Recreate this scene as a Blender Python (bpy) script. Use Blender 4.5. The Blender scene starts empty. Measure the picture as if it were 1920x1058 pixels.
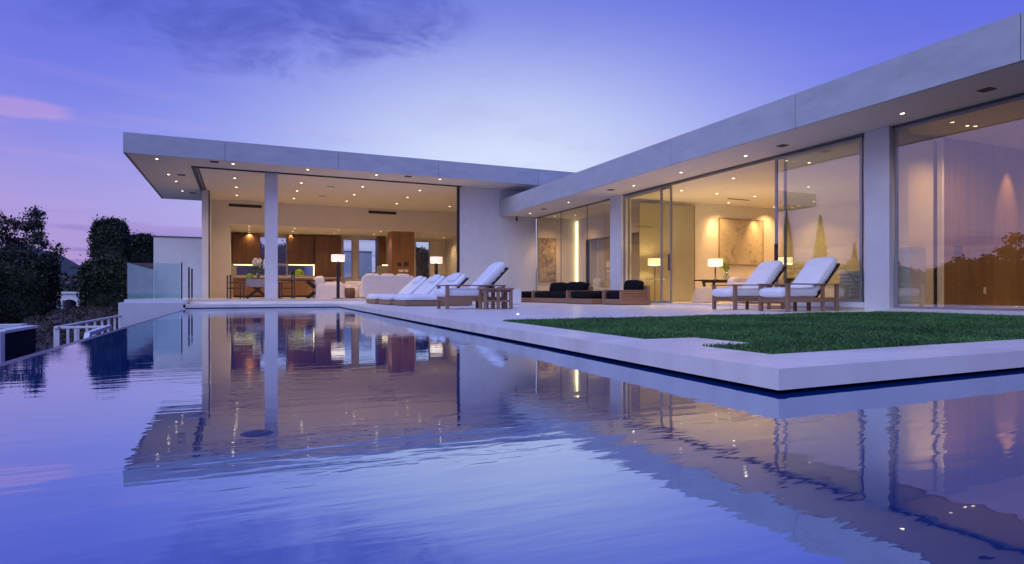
import bpy, bmesh, math, random
import numpy as np
from mathutils import Vector, Matrix

random.seed(7)
rng = np.random.default_rng(7)
R = math.radians
S = bpy.context.scene
COL = S.collection

# ------------------------------------------------------------------ camera
FPX, HOR, CAMH = 1158.0, 550.0, 0.5           # focal length in photo pixels, horizon row, eye height over the water
PSI = math.atan2(508, 1158)                   # heading, right of +Y
SN, CS = math.sin(PSI), math.cos(PSI)
cd = bpy.data.cameras.new('camera')
cam = bpy.data.objects.new('camera', cd)
COL.objects.link(cam)
cam.location = (0, 0, CAMH)
cam.rotation_euler = (R(90), 0, -PSI)
cd.sensor_width = 36
cd.lens = 36 * FPX / 1920
cd.shift_y = (HOR - 529) / 1920
cd.clip_start = 0.05
cd.clip_end = 12000
S.camera = cam

# ------------------------------------------------------------------ world, sun, exposure
GLOW = (0.47, 0.86, 0.13)                     # where the sun went down, behind the house
W = bpy.data.worlds.new('World')
S.world = W
W.use_nodes = True
wt = W.node_tree
for n in list(wt.nodes):
    wt.nodes.remove(n)


class NT:
    """tiny helper around a node tree"""
    def __init__(self, t):
        self.t = t

    def n(self, typ, **kw):
        nd = self.t.nodes.new(typ)
        for k, v in kw.items():
            setattr(nd, k, v)
        return nd

    def link(self, a, b):
        self.t.links.new(a, b)

    def set(self, sock, v):
        if hasattr(v, 'links'):
            self.link(v, sock)
        else:
            sock.default_value = v

    def math(self, op, a, b=0.0, c=None, clamp=False):
        nd = self.n('ShaderNodeMath', operation=op, use_clamp=clamp)
        self.set(nd.inputs[0], a)
        self.set(nd.inputs[1], b)
        if c is not None:
            self.set(nd.inputs[2], c)
        return nd.outputs[0]

    def vmath(self, op, a, b=None):
        nd = self.n('ShaderNodeVectorMath', operation=op)
        self.set(nd.inputs[0], a)
        if b is not None:
            self.set(nd.inputs[1], b)
        return nd

    def mix(self, fac, a, b, blend='MIX'):
        nd = self.n('ShaderNodeMix', data_type='RGBA', blend_type=blend)
        self.set(nd.inputs['Factor'], fac)
        self.set(nd.inputs[6], a)
        self.set(nd.inputs[7], b)
        return nd.outputs[2]

    def ramp(self, fac, stops, interp='LINEAR'):
        nd = self.n('ShaderNodeValToRGB')
        nd.color_ramp.interpolation = interp
        el = nd.color_ramp.elements
        while len(el) < len(stops):
            el.new(0.5)
        for e, (p, c) in zip(el, stops):
            e.position = p
            e.color = c if len(c) == 4 else (*c, 1)
        self.set(nd.inputs[0], fac)
        return nd.outputs[0]

    def smooth(self, x, lo, hi):
        nd = self.n('ShaderNodeMapRange', interpolation_type='SMOOTHSTEP')
        self.set(nd.inputs[0], x)
        nd.inputs[1].default_value = lo
        nd.inputs[2].default_value = hi
        return nd.outputs[0]

    def noise(self, vec, scale, detail=4, rough=.5, dist=0.0):
        nd = self.n('ShaderNodeTexNoise')
        if vec is not None:
            self.link(vec, nd.inputs['Vector'])
        nd.inputs['Scale'].default_value = scale
        nd.inputs['Detail'].default_value = detail
        nd.inputs['Roughness'].default_value = rough
        nd.inputs['Distortion'].default_value = dist
        return nd.outputs[0]


w = NT(wt)
tc = w.n('ShaderNodeTexCoord')
dirn = w.vmath('NORMALIZE', tc.outputs['Generated']).outputs[0]
sep = w.n('ShaderNodeSeparateXYZ')
w.link(dirn, sep.inputs[0])
dz = sep.outputs[2]
elev = w.math('MAXIMUM', dz, 0.0)
base = w.ramp(elev, [(0.0, (.36, .22, .55)), (.05, (.41, .28, .66)), (.12, (.34, .29, .76)),
                     (.22, (.17, .20, .80)), (.30, (.12, .15, .76)), (.40, (.09, .122, .72)), (1.0, (.08, .11, .62))])
# glow of the afterglow
g = Vector(GLOW).normalized()
# azimuth for clouds, 0 = +Y, positive to the right (radians)
az = w.math('ARCTAN2', sep.outputs[0], sep.outputs[1])
el = w.math('ARCSINE', dz)
left = w.smooth(az, .1, -.45)                 # pinker towards the left
base = w.mix(w.math('MULTIPLY', w.math('MULTIPLY', left, w.smooth(dz, .30, .02)), .55), base, (.42, .29, .66, 1))
xa = w.math('DIVIDE', w.math('SUBTRACT', az, .40), .38)
xe = w.math('DIVIDE', w.math('SUBTRACT', el, .18), .196)
gl_ = w.math('EXPONENT', w.math('MULTIPLY', w.math('ADD', w.math('MULTIPLY', xa, xa), w.math('MULTIPLY', xe, xe)), -1.0))
col = base
west = Vector((-.70, .70, .10)).normalized()
g3 = w.math('POWER', w.math('MAXIMUM', w.vmath('DOT_PRODUCT', dirn, tuple(west)).outputs['Value'], 0.0), 16.0)
col = w.mix(w.math('MULTIPLY', g3, .5, clamp=True), col, (.78, .60, .68, 1))
col = w.mix(w.math('MULTIPLY', gl_, .90, clamp=True), col, (.72, .81, 1.0, 1))


def cvec(sa, se, oz=0.0):
    c = w.n('ShaderNodeCombineXYZ')
    w.link(w.math('MULTIPLY', az, sa), c.inputs[0])
    w.link(w.math('MULTIPLY', el, se), c.inputs[1])
    c.inputs[2].default_value = oz
    return c.outputs[0]


def blob(a0, e0, ra, re):
    x = w.math('DIVIDE', w.math('SUBTRACT', az, a0), ra)
    y = w.math('DIVIDE', w.math('SUBTRACT', el, e0), re)
    d = w.math('ADD', w.math('MULTIPLY', x, x), w.math('MULTIPLY', y, y))
    return w.smooth(d, 1.0, 0.0)


# wispy high clouds everywhere, faint; heavier ones where the photograph has them
wisp = w.noise(cvec(3.0, 9.0), 1.3, 6, .6, .6)
wispm = w.math('MULTIPLY', w.smooth(wisp, .50, .75), w.smooth(dz, .05, .25))
col = w.mix(w.math('MULTIPLY', wispm, .12), col, (.12, .13, .52, 1))
cn = w.noise(cvec(5.0, 13.0, 3.0), 1.6, 8, .62, .5)
cm = blob(-.02, .46, .50, .19)
cloud = w.smooth(w.math('ADD', w.math('MULTIPLY', cn, .9), w.math('MULTIPLY', cm, .42)), .56, .98)
cloud = w.math('MULTIPLY', cloud, w.smooth(cm, .0, .35))
col = w.mix(w.math('MULTIPLY', cloud, .88), col, (.075, .10, .50, 1))
# pink lit streak at left, violet bands low over the hills
pk = w.smooth(w.math('ADD', w.math('MULTIPLY', w.noise(cvec(6, 26, 7.0), 1.8, 6, .55), .6), w.math('MULTIPLY', blob(-.26, .232, .085, .022), .6)), .58, .88)
col = w.mix(w.math('MULTIPLY', pk, .42), col, (.62, .36, .70, 1))
bn = w.noise(cvec(4, 60, 11.0), 1.5, 5, .5)
bands = w.math('MULTIPLY', w.smooth(bn, .46, .62), w.smooth(dz, .13, .05))
col = w.mix(w.math('MULTIPLY', bands, .6), col, (.20, .13, .50, 1))
band2 = w.math('MULTIPLY', w.smooth(w.noise(cvec(3, 34, 15.0), 1.4, 4, .5), .5, .66), w.math('MULTIPLY', w.smooth(dz, .02, .1), w.smooth(dz, .36, .2)))
col = w.mix(w.math('MULTIPLY', band2, .12), col, (.60, .38, .72, 1))

sky = w.n('ShaderNodeTexSky', sky_type='NISHITA')
sky.sun_disc = False
sky.sun_elevation = R(-1.5)
sky.sun_rotation = math.atan2(-.80, -.55)
bg1 = w.n('ShaderNodeBackground')
w.link(sky.outputs[0], bg1.inputs[0])
bg1.inputs[1].default_value = 0.05
bg2 = w.n('ShaderNodeBackground')
w.link(col, bg2.inputs[0])
bg2.inputs[1].default_value = 1.0
add = w.n('ShaderNodeAddShader')
w.link(bg1.outputs[0], add.inputs[0])
w.link(bg2.outputs[0], add.inputs[1])
wo = w.n('ShaderNodeOutputWorld')
w.link(add.outputs[0], wo.inputs[0])

sl = bpy.data.lights.new('sun', 'SUN')
sl.energy = 1.8                              # the sun has set: a broad soft light from the bright sky low at the left
sl.angle = R(70)
sl.color = (.64, .74, 1.0)
sun = bpy.data.objects.new('sun', sl)
COL.objects.link(sun)
sun.rotation_euler = Vector((.62, .45, -.72)).to_track_quat('-Z', 'Y').to_euler()

S.view_settings.view_transform = 'Standard'
S.view_settings.look = 'None'
S.view_settings.exposure = 0.0
S.view_settings.gamma = 1.0
S.view_settings.use_curve_mapping = False
S.cycles.use_denoising = True
S.cycles.max_bounces = 10
S.cycles.diffuse_bounces = 4
S.cycles.glossy_bounces = 5
S.cycles.transmission_bounces = 6
S.cycles.transparent_max_bounces = 16
S.cycles.caustics_reflective = False
S.cycles.caustics_refractive = False
S.cycles.sample_clamp_indirect = 4.0


# ------------------------------------------------------------------ photo pixel -> place
def ray(u, v):
    r = (u - 960) / FPX
    return SN + r * CS, CS - r * SN, (HOR - v) / FPX


def onz(u, v, z):
    d = ray(u, v)
    t = (z - CAMH) / d[2]
    return Vector((d[0] * t, d[1] * t, z))


def onx(u, v, x):
    d = ray(u, v)
    t = x / d[0]
    return Vector((x, d[1] * t, CAMH + d[2] * t))


def ony(u, v, y):
    d = ray(u, v)
    t = y / d[1]
    return Vector((d[0] * t, y, CAMH + d[2] * t))


# ------------------------------------------------------------------ mesh helpers
class MB:
    def __init__(self):
        self.v, self.f = [], []

    def add(self, vs, fs):
        o = len(self.v)
        self.v += [tuple(p) for p in vs]
        self.f += [tuple(i + o for i in q) for q in fs]
        return self

    def box(self, x0, x1, y0, y1, z0, z1):
        return self.add([(x0, y0, z0), (x1, y0, z0), (x1, y1, z0), (x0, y1, z0), (x0, y0, z1), (x1, y0, z1), (x1, y1, z1), (x0, y1, z1)],
                        [(0, 3, 2, 1), (4, 5, 6, 7), (0, 1, 5, 4), (1, 2, 6, 5), (2, 3, 7, 6), (3, 0, 4, 7)])

    def prism(self, poly, z0, z1):
        n = len(poly)
        return self.add([(x, y, z0) for x, y in poly] + [(x, y, z1) for x, y in poly],
                        [tuple(reversed(range(n))), tuple(range(n, 2 * n))] + [(i, (i + 1) % n, n + (i + 1) % n, n + i) for i in range(n)])

    def beam(self, a, b, w_, h_, up=(0, 0, 1)):
        a, b = Vector(a), Vector(b)
        d = (b - a).normalized()
        u_ = Vector(up)
        if abs(d.dot(u_)) > .98:
            u_ = Vector((1, 0, 0))
        sx = d.cross(u_).normalized() * (w_ / 2)
        sy = sx.cross(d).normalized() * (h_ / 2)
        vs = [p + i * sx + j * sy for p in (a, b) for i, j in ((-1, -1), (1, -1), (1, 1), (-1, 1))]
        return self.add(vs, [(3, 2, 1, 0), (4, 5, 6, 7), (0, 1, 5, 4), (1, 2, 6, 5), (2, 3, 7, 6), (3, 0, 4, 7)])

    def tube(self, a, b, r0, r1=None, n=10, cap=True):
        r1 = r0 if r1 is None else r1
        a, b = Vector(a), Vector(b)
        d = (b - a).normalized()
        u_ = Vector((0, 0, 1)) if abs(d.z) < .95 else Vector((1, 0, 0))
        sx = d.cross(u_).normalized()
        sy = sx.cross(d)
        vs = []
        for p, r in ((a, r0), (b, r1)):
            for i in range(n):
                t = 2 * math.pi * i / n
                vs.append(p + (sx * math.cos(t) + sy * math.sin(t)) * r)
        fs = [(i, (i + 1) % n, n + (i + 1) % n, n + i) for i in range(n)]
        if cap:
            fs += [tuple(range(n))[::-1], tuple(range(n, 2 * n))]
        return self.add(vs, fs)

    def lathe(self, prof, c=(0, 0, 0), n=20):
        vs, fs = [], []
        for r, z in prof:
            for i in range(n):
                t = 2 * math.pi * i / n
                vs.append((c[0] + r * math.cos(t), c[1] + r * math.sin(t), c[2] + z))
        for k in range(len(prof) - 1):
            for i in range(n):
                j = (i + 1) % n
                fs.append((k * n + i, k * n + j, (k + 1) * n + j, (k + 1) * n + i))
        return self.add(vs, fs)

    def cushion(self, c, s, e=.32, rot=0.0, n=28, m=16, lump=.0, seed=0):
        """soft box (superellipsoid), half sizes s, turned by rot about Y"""
        rr = random.Random(seed)
        ph = [rr.uniform(0, 6.28) for _ in range(6)]
        sg = lambda x, p: math.copysign(abs(x) ** p, x)
        vs, fs = [], []
        cr, sr = math.cos(rot), math.sin(rot)
        for j in range(m + 1):
            b = -math.pi / 2 + math.pi * j / m
            for i in range(n):
                a = 2 * math.pi * i / n
                x = sg(math.cos(b), e) * sg(math.cos(a), e)
                y = sg(math.cos(b), e) * sg(math.sin(a), e)
                z = sg(math.sin(b), max(e, .55))
                k = 1 + lump * (math.sin(5 * x + ph[0]) * math.sin(6 * y + ph[1]) + .6 * math.sin(11 * x + 7 * y + ph[2]))
                x, y, z = x * s[0], y * s[1], z * s[2] * k
                vs.append((c[0] + x * cr + z * sr, c[1] + y, c[2] - x * sr + z * cr))
        for j in range(m):
            for i in range(n):
                k = (i + 1) % n
                fs.append((j * n + i, j * n + k, (j + 1) * n + k, (j + 1) * n + i))
        return self.add(vs, fs)

    def build(self, name, mat, parent=None, smooth=False, bevel=0.0, label=None):
        me = bpy.data.meshes.new(name)
        me.from_pydata(self.v, [], self.f)
        me.update()
        bm = bmesh.new()
        bm.from_mesh(me)
        bmesh.ops.remove_doubles(bm, verts=bm.verts, dist=1e-5)
        bmesh.ops.recalc_face_normals(bm, faces=bm.faces)
        bm.to_mesh(me)
        bm.free()
        if smooth:
            for p in me.polygons:
                p.use_smooth = True
        me.materials.append(mat)
        o = bpy.data.objects.new(name, me)
        COL.objects.link(o)
        if parent is not None:
            o.parent = parent
        if bevel:
            md = o.modifiers.new('bevel', 'BEVEL')
            md.width = bevel
            md.segments = 2
            md.limit_method = 'ANGLE'
        if label:
            o['label'] = label
        return o


def piping(c, sz, e, rot, mat_, parent, r=.008, n=44):
    sg = lambda x, p: math.copysign(abs(x) ** p, x)
    cr, sr = math.cos(rot), math.sin(rot)
    pts = []
    for i in range(n):
        a = 2 * math.pi * i / n
        x, y = sg(math.cos(a), e) * sz[0] * 1.003, sg(math.sin(a), e) * sz[1] * 1.003
        pts.append(Vector((c[0] + x * cr, c[1] + y, c[2] - x * sr)))
    mb = MB()
    for i in range(n):
        mb.tube(pts[i], pts[(i + 1) % n], r, r, 6, False)
    return mb.build('piping', mat_, parent, smooth=True)


def cushion_part(name, m, parent, c, sz, e=.3, rot=0.0, lump=.05, seed=0):
    o = MB().cushion(c, sz, e, rot, 40, 20, lump, seed).build(name, m, parent, smooth=True)
    piping(c, sz, e, rot, m, o)
    return o


def box(name, mat, parent, x0, x1, y0, y1, z0, z1, **kw):
    return MB().box(x0, x1, y0, y1, z0, z1).build(name, mat, parent, **kw)


def thing(name, label, cat, loc=(0, 0, 0), rz=0.0, group=None):
    o = bpy.data.objects.new(name, None)
    COL.objects.link(o)
    o.location = loc
    o.rotation_euler = (0, 0, rz)
    o.empty_display_size = .2
    return tag(o, label, cat, group)


def tag(o, label=None, cat=None, group=None, kind=None):
    for k, v in (('label', label), ('category', cat), ('group', group), ('kind', kind)):
        if v:
            o[k] = v
    return o


def copy_tree(o, loc=None, rz=None, label=None, parent=None):
    c = o.copy()
    COL.objects.link(c)
    if parent is not None:
        c.parent = parent
    if loc is not None:
        c.location = loc
    if rz is not None:
        c.rotation_euler = (0, 0, rz)
    if label:
        c['label'] = label
    for ch in o.children:
        copy_tree(ch, parent=c)
    return c


# ------------------------------------------------------------------ materials
def mat(name, color, rough=.6, var=.0, scale=4.0, bump=.0, bscale=None, metal=0.0, stretch=(1, 1, 1), detail=5, spec=.5, color2=None, coat=0.0, sheen=0.0):
    m = bpy.data.materials.new(name)
    m.use_nodes = True
    t = NT(m.node_tree)
    b = m.node_tree.nodes['Principled BSDF']
    b.inputs['Roughness'].default_value = rough
    b.inputs['Metallic'].default_value = metal
    b.inputs['Specular IOR Level'].default_value = spec
    b.inputs['Coat Weight'].default_value = coat
    b.inputs['Sheen Weight'].default_value = sheen
    b.inputs['Base Color'].default_value = (*color, 1)
    if var or bump:
        co = t.n('ShaderNodeTexCoord')
        mp = t.n('ShaderNodeMapping')
        t.link(co.outputs['Object'], mp.inputs[0])
        mp.inputs['Scale'].default_value = stretch
        if var:
            n1 = t.noise(mp.outputs[0], scale, detail, .6, .2)
            lo = tuple(c * (1 - var) for c in color)
            hi = color2 or tuple(min(1, c * (1 + var)) for c in color)
            t.link(t.ramp(n1, [(.28, lo), (.72, hi)]), b.inputs['Base Color'])
            rr = t.n('ShaderNodeMapRange')
            t.link(n1, rr.inputs[0])
            rr.inputs[3].default_value = max(.02, rough - .08)
            rr.inputs[4].default_value = min(1, rough + .08)
            t.link(rr.outputs[0], b.inputs['Roughness'])
        if bump:
            n2 = t.noise(mp.outputs[0], bscale or scale * 6, 4, .6)
            bp = t.n('ShaderNodeBump')
            bp.inputs['Strength'].default_value = bump
            bp.inputs['Distance'].default_value = .02
            t.link(n2, bp.inputs['Height'])
            t.link(bp.outputs[0], b.inputs['Normal'])
    return m


def emit(name, color, strength):
    m = bpy.data.materials.new(name)
    m.use_nodes = True
    b = m.node_tree.nodes['Principled BSDF']
    b.inputs['Base Color'].default_value = (.8, .8, .8, 1)
    b.inputs['Emission Color'].default_value = (*color, 1)
    b.inputs['Emission Strength'].default_value = strength
    return m


def glass(name, tint=(.92, .95, .93), refl=.10, k=1.0, gcol=(1, 1, 1)):
    m = bpy.data.materials.new(name)
    m.use_nodes = True
    nt = m.node_tree
    for n in list(nt.nodes):
        nt.nodes.remove(n)
    t = NT(nt)
    fr = t.n('ShaderNodeFresnel')
    fr.inputs[0].default_value = 1.5
    geo = t.n('ShaderNodeNewGeometry')
    front = t.math('SUBTRACT', 1.0, geo.outputs['Backfacing'])
    fac = t.math('MULTIPLY', t.math('ADD', t.math('MULTIPLY', fr.outputs[0], k), refl, clamp=True), front)   # each sheet mirrors on its outer face only
    tr = t.n('ShaderNodeBsdfTransparent')
    tr.inputs[0].default_value = (*tint, 1)
    gl = t.n('ShaderNodeBsdfGlossy')
    gl.inputs['Color'].default_value = (*gcol, 1)
    gl.inputs['Roughness'].default_value = 0.0
    mx = t.n('ShaderNodeMixShader')
    t.link(fac, mx.inputs[0])
    t.link(tr.outputs[0], mx.inputs[1])
    t.link(gl.outputs[0], mx.inputs[2])
    o = t.n('ShaderNodeOutputMaterial')
    t.link(mx.outputs[0], o.inputs[0])
    return m


def wood(name, c1, c2, scale=6.0, stretch=(1, 12, 12), rough=.5):
    m = bpy.data.materials.new(name)
    m.use_nodes = True
    t = NT(m.node_tree)
    b = m.node_tree.nodes['Principled BSDF']
    co = t.n('ShaderNodeTexCoord')
    oi = t.n('ShaderNodeObjectInfo')
    mp = t.n('ShaderNodeMapping')
    sh = t.vmath('ADD', co.outputs['Object'], oi.outputs['Random']).outputs[0]
    t.link(sh, mp.inputs[0])
    mp.inputs['Scale'].default_value = stretch
    n1 = t.noise(mp.outputs[0], scale, 6, .65, .8)
    n2 = t.noise(mp.outputs[0], scale * .25, 3, .5, .4)
    f = t.math('ADD', t.math('MULTIPLY', n1, .6), t.math('MULTIPLY', n2, .4))
    f = t.math('ADD', f, t.math('MULTIPLY', t.math('SUBTRACT', oi.outputs['Random'], .5), .10))
    t.link(t.ramp(f, [(.33, c1), (.66, c2)]), b.inputs['Base Color'])
    b.inputs['Roughness'].default_value = rough
    bp = t.n('ShaderNodeBump')
    bp.inputs['Strength'].default_value = .15
    bp.inputs['Distance'].default_value = .01
    t.link(n1, bp.inputs['Height'])
    t.link(bp.outputs[0], b.inputs['Normal'])
    return m


M = {}
M['plaster'] = mat('plaster', (.69, .70, .72), .75, .05, 3.0, .10, 60)
M['inner_wall'] = mat('inner_wall', (.72, .68, .62), .8, .04, 2.0, .05, 50)
M['ceiling'] = mat('ceiling', (.70, .66, .62), .85, .03, 2.0, .05, 60)
M['fascia'] = mat('fascia', (.43, .46, .50), .55, .11, 1.6, .08, 40, stretch=(1, 1, 2.5))
M['reveal'] = mat('reveal', (.13, .13, .14), .6, .1, 5)
M['metal'] = mat('frame_metal', (.42, .43, .46), .38, .08, 6, metal=.75)
M['dark_metal'] = mat('dark_metal', (.045, .04, .045), .45, .1, 6, metal=.4)
M['chrome'] = mat('chrome', (.75, .75, .78), .15, metal=1.0)
M['stone'] = mat('stone', (.85, .81, .76), .33, .14, 1.0, .05, 40, stretch=(1.0, 3.0, 1.0), detail=8)
M['stone_edge'] = mat('stone_edge', (.74, .72, .70), .6, .10, 5.0, .18, 55, stretch=(1, 1, 2))
M['inner_floor'] = mat('inner_floor', (.62, .56, .48), .3, .10, 1.6, .03, 30, stretch=(1, 3, 1))
M['tile'] = mat('pool_tile', (.012, .02, .06), .3, .3, 8)
M['walnut'] = wood('walnut', (.10, .045, .018), (.22, .11, .045), 3.0, (14, 14, 1), .42)
M['oak'] = wood('oak', (.20, .095, .035), (.36, .19, .075), 3.0, (10, 10, .8), .42)
M['veneer'] = wood('veneer', (.20, .125, .068), (.33, .215, .12), 2.0, (9, 9, .5), .35)
M['teak'] = wood('teak', (.20, .105, .06), (.34, .19, .115), 5.0, (1.2, 12, 12), .55)
M['teak_v'] = wood('teak_upright', (.20, .105, .06), (.34, .19, .115), 5.0, (12, 12, 1.2), .55)
M['ebony'] = wood('ebony', (.012, .009, .008), (.03, .02, .016), 5.0, (1, 10, 10), .35)
M['white_fab'] = mat('white_fabric', (.80, .80, .82), .9, .05, 5, .25, 22, sheen=.2)
M['linen'] = mat('linen', (.76, .71, .70), .92, .06, 5, .4, 9, sheen=.2)
M['cream_fab'] = mat('cream_fabric', (.62, .54, .44), .9, .08, 6, .3, 30)
M['black_fab'] = mat('black_fabric', (.008, .008, .012), .95, .3, 8, .3, 40, spec=.15)
M['grey_fab'] = mat('grey_fabric', (.30, .28, .33), .9, .1, 8, .2, 40)
M['white_paint'] = mat('white_paint', (.80, .80, .80), .45, .04, 6)
M['pale_lacquer'] = mat('pale_lacquer', (.78, .77, .76), .35, .03, 5)
M['wicker'] = mat('wicker', (.16, .09, .05), .7, .5, 40, .6, 80, stretch=(1, 1, 3))
M['shade'] = None
M['grass_soil'] = mat('soil', (.03, .045, .018), .95, .4, 6, .5, 40)
M['dirt'] = mat('dirt', (.075, .068, .07), .95, .45, 1.3, .8, 14)
M['ground'] = mat('ground', (.035, .04, .03), .95, .4, .4, .5, 4)
M['hill'] = mat('hill', (.05, .06, .07), 1.0, .3, .01)
M['bark'] = mat('bark', (.05, .035, .025), .9, .4, 12, .6, 30)
M['glass_fix'] = glass('fixed_glass', (.95, .94, .86), .20, 1.3)
M['glass_left'] = glass('corridor_glass', (.96, .95, .88), .04, 1.0)
M['glass_win'] = glass('window_glass', (.85, .92, .95), .05, 1.0)
M['glass_bal'] = glass('balustrade_glass', (.72, .88, .90), .08, 1.1, (.85, .95, 1))
M['frosted'] = mat('frosted_panel', (.36, .34, .26), .35, .04, 2)
M['green_flower'] = mat('green_flower', (.30, .50, .04), .7, .3, 20)
M['white_flower'] = mat('white_flower', (.80, .78, .62), .7, .1, 20)
M['stem'] = mat('stem', (.07, .14, .03), .6, .3, 14)
M['frond'] = mat('frond', (.20, .26, .05), .55, .3, 10)
M['vase_glass'] = glass('vase_glass', (.80, .86, .88), .12, 1.0)
M['ceramic'] = mat('ceramic', (.62, .55, .42), .4, .05, 8)
M['bulb'] = emit('bulb', (1.0, .80, .52), 9.0)
M['bulb_in'] = emit('bulb_inside', (1.0, .74, .42), 9.0)
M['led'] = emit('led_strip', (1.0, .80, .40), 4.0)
M['shade'] = emit('lamp_shade', (1.0, .74, .50), .85)
M['shade_hot'] = emit('lamp_shade_lit', (1.0, .74, .38), 1.6)
M['screen'] = emit('touch_screen', (.35, .30, .28), .25)
M['slot'] = mat('grille_slot', (.045, .035, .035), .7, .2, 20)
M['deck_light'] = emit('deck_light', (1.0, .95, .9), 3.0)


def leaf_mat(name, c, var=.5):
    m = mat(name, c, .6, var, 2.2, detail=3)
    return m


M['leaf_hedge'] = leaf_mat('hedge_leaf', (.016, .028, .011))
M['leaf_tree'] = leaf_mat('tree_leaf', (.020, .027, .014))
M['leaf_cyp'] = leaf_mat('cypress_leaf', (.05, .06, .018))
M['leaf_gold'] = leaf_mat('dry_leaf', (.09, .06, .02))


def water_mat():
    m = bpy.data.materials.new('water')
    m.use_nodes = True
    nt = m.node_tree
    for n in list(nt.nodes):
        nt.nodes.remove(n)
    t = NT(nt)
    co = t.n('ShaderNodeTexCoord')
    mp = t.n('ShaderNodeMapping')
    t.link(co.outputs['Object'], mp.inputs[0])
    mp.inputs['Rotation'].default_value = (0, 0, PSI)      # ripples run across the breeze
    mp.inputs['Scale'].default_value = (.34, 1.6, 1)
    big = t.noise(mp.outputs[0], 6.0, 2, .45, .25)
    fine = t.noise(mp.outputs[0], 19.0, 2, .5, .4)
    patch = t.smooth(t.noise(co.outputs['Object'], .45, 2, .5), .38, .66)
    hgt = t.math('ADD', t.math('MULTIPLY', big, t.math('ADD', t.math('MULTIPLY', patch, .65), .30)), t.math('MULTIPLY', t.math('MULTIPLY', fine, patch), .34))
    bp = t.n('ShaderNodeBump')
    bp.inputs['Strength'].default_value = .038
    bp.inputs['Distance'].default_value = .05
    t.link(hgt, bp.inputs['Height'])
    lw = t.n('ShaderNodeLayerWeight')
    lw.inputs['Blend'].default_value = .5
    fac = t.math('ADD', t.math('MULTIPLY', t.math('POWER', lw.outputs['Facing'], 5.0), .34), .58, clamp=True)   # mirror strongest at grazing angles
    df = t.n('ShaderNodeBsdfDiffuse')
    df.inputs[0].default_value = (.001, .052, .30, 1)
    gl = t.n('ShaderNodeBsdfGlossy')
    gl.inputs['Color'].default_value = (.85, .95, 1, 1)
    gl.inputs['Roughness'].default_value = .015
    t.link(bp.outputs[0], gl.inputs['Normal'])
    mx = t.n('ShaderNodeMixShader')
    t.link(fac, mx.inputs[0])
    t.link(df.outputs[0], mx.inputs[1])
    t.link(gl.outputs[0], mx.inputs[2])
    o = t.n('ShaderNodeOutputMaterial')
    t.link(mx.outputs[0], o.inputs[0])
    return m


M['water'] = water_mat()

WARM = (1.0, .64, .33)


def spot(loc, power, size=130, blend=1.0, color=WARM, direction=(0, 0, -1), radius=.04, parent=None):
    l = bpy.data.lights.new('downlight_or_fill', 'SPOT')
    l.energy = power
    l.spot_size = R(size)
    l.spot_blend = blend
    l.color = color
    l.shadow_soft_size = radius
    o = bpy.data.objects.new('downlight_or_fill', l)
    COL.objects.link(o)
    o.location = loc
    o.rotation_euler = Vector(direction).to_track_quat('-Z', 'Y').to_euler()
    if parent:
        o.parent = parent
    return o


def point(loc, power, color=WARM, radius=.06, parent=None):
    l = bpy.data.lights.new('lamp_bulb', 'POINT')
    l.energy = power
    l.color = color
    l.shadow_soft_size = radius
    o = bpy.data.objects.new('lamp_bulb', l)
    COL.objects.link(o)
    o.location = loc
    if parent:
        o.parent = parent
    return o


# ================================================================== SETTING
ZD = .127          # deck top
ZF = .20           # floor of the glass wing
ZP = .28           # floor of the pavilion
XI = -1.5          # infinity edge
YF = 24.7          # pavilion facade
XG = 12.0          # glass line of the wing
XE = 10.25         # roof edge of the wing
CR = 3.85          # wing ceiling
CP = 5.0           # pavilion ceiling
DC = (2.425, 2.258)            # deck corner
D2 = (3.22, 22.9)              # far end of the long deck edge
D3 = (12.0, 2.59)              # deck front edge at the wing


# ground: one sheet, a bank rising to the left of the pavilion, flat to the horizon
def gz(x, y):
    sm = lambda a, b, t: max(0, min(1, (t - a) / (b - a))) ** 2 * (3 - 2 * max(0, min(1, (t - a) / (b - a))))
    z = -1.45
    z += 1.2 * sm(13, 31, y) * sm(-3.2, -5.2, x) * sm(-8.6, -6.4, x) * sm(60, 36, y)
    z += .12 * math.sin(x * 5.1 + y * 2.3) * sm(-3, -5, x) * sm(12, 16, y) * .5 + .25 * math.sin(x * .9) * math.sin(y * .7) * sm(-3, -6, x) * .4
    z += -1.2 * sm(40, 90, y)
    return z


def ground_sheet():
    xs = [-6000, -2500, -900, -300, -120, -60, -35] + [-28 + i * .7 for i in range(0, 60)] + [18, 26, 40, 80, 200, 700, 2500, 6000]
    ys = [-6000, -2000, -500, -150, -60, -30, -15, -8] + [-4 + i * .8 for i in range(0, 60)] + [48, 56, 70, 90, 130, 220, 500, 1200, 3000, 8000]
    mb = MB()
    vs = [(x, y, gz(x, y)) for y in ys for x in xs]
    nx = len(xs)
    fs = [(j * nx + i, j * nx + i + 1, (j + 1) * nx + i + 1, (j + 1) * nx + i) for j in range(len(ys) - 1) for i in range(nx - 1)]
    mb.add(vs, fs)
    return tag(mb.build('ground', M['dirt'], smooth=True), kind='structure')


ground_sheet()


def hills():
    mb = MB()
    n = 90
    vs = []
    for i in range(n + 1):
        a = -.62 + 1.9 * i / n
        d = 2600
        h = min(1, i / 8) * 110 + min(1, i / 8) * 34 * math.sin(i * .45) + 22 * math.sin(i * 1.13 + 1) + 9 * math.sin(i * 2.7)
        x, y = d * math.sin(a), d * math.cos(a)
        vs += [(x * .8, y * .8, -3), (x * .93, y * .93, h * .55), (x, y, h), (x * 1.3, y * 1.3, -3)]
    fs = []
    for i in range(n):
        for k in range(3):
            fs.append((i * 4 + k, i * 4 + k + 1, i * 4 + 5 + k, i * 4 + 4 + k))
    mb.add(vs, fs)
    return tag(mb.build('hills', M['hill'], smooth=True), kind='structure')


hills()

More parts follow.
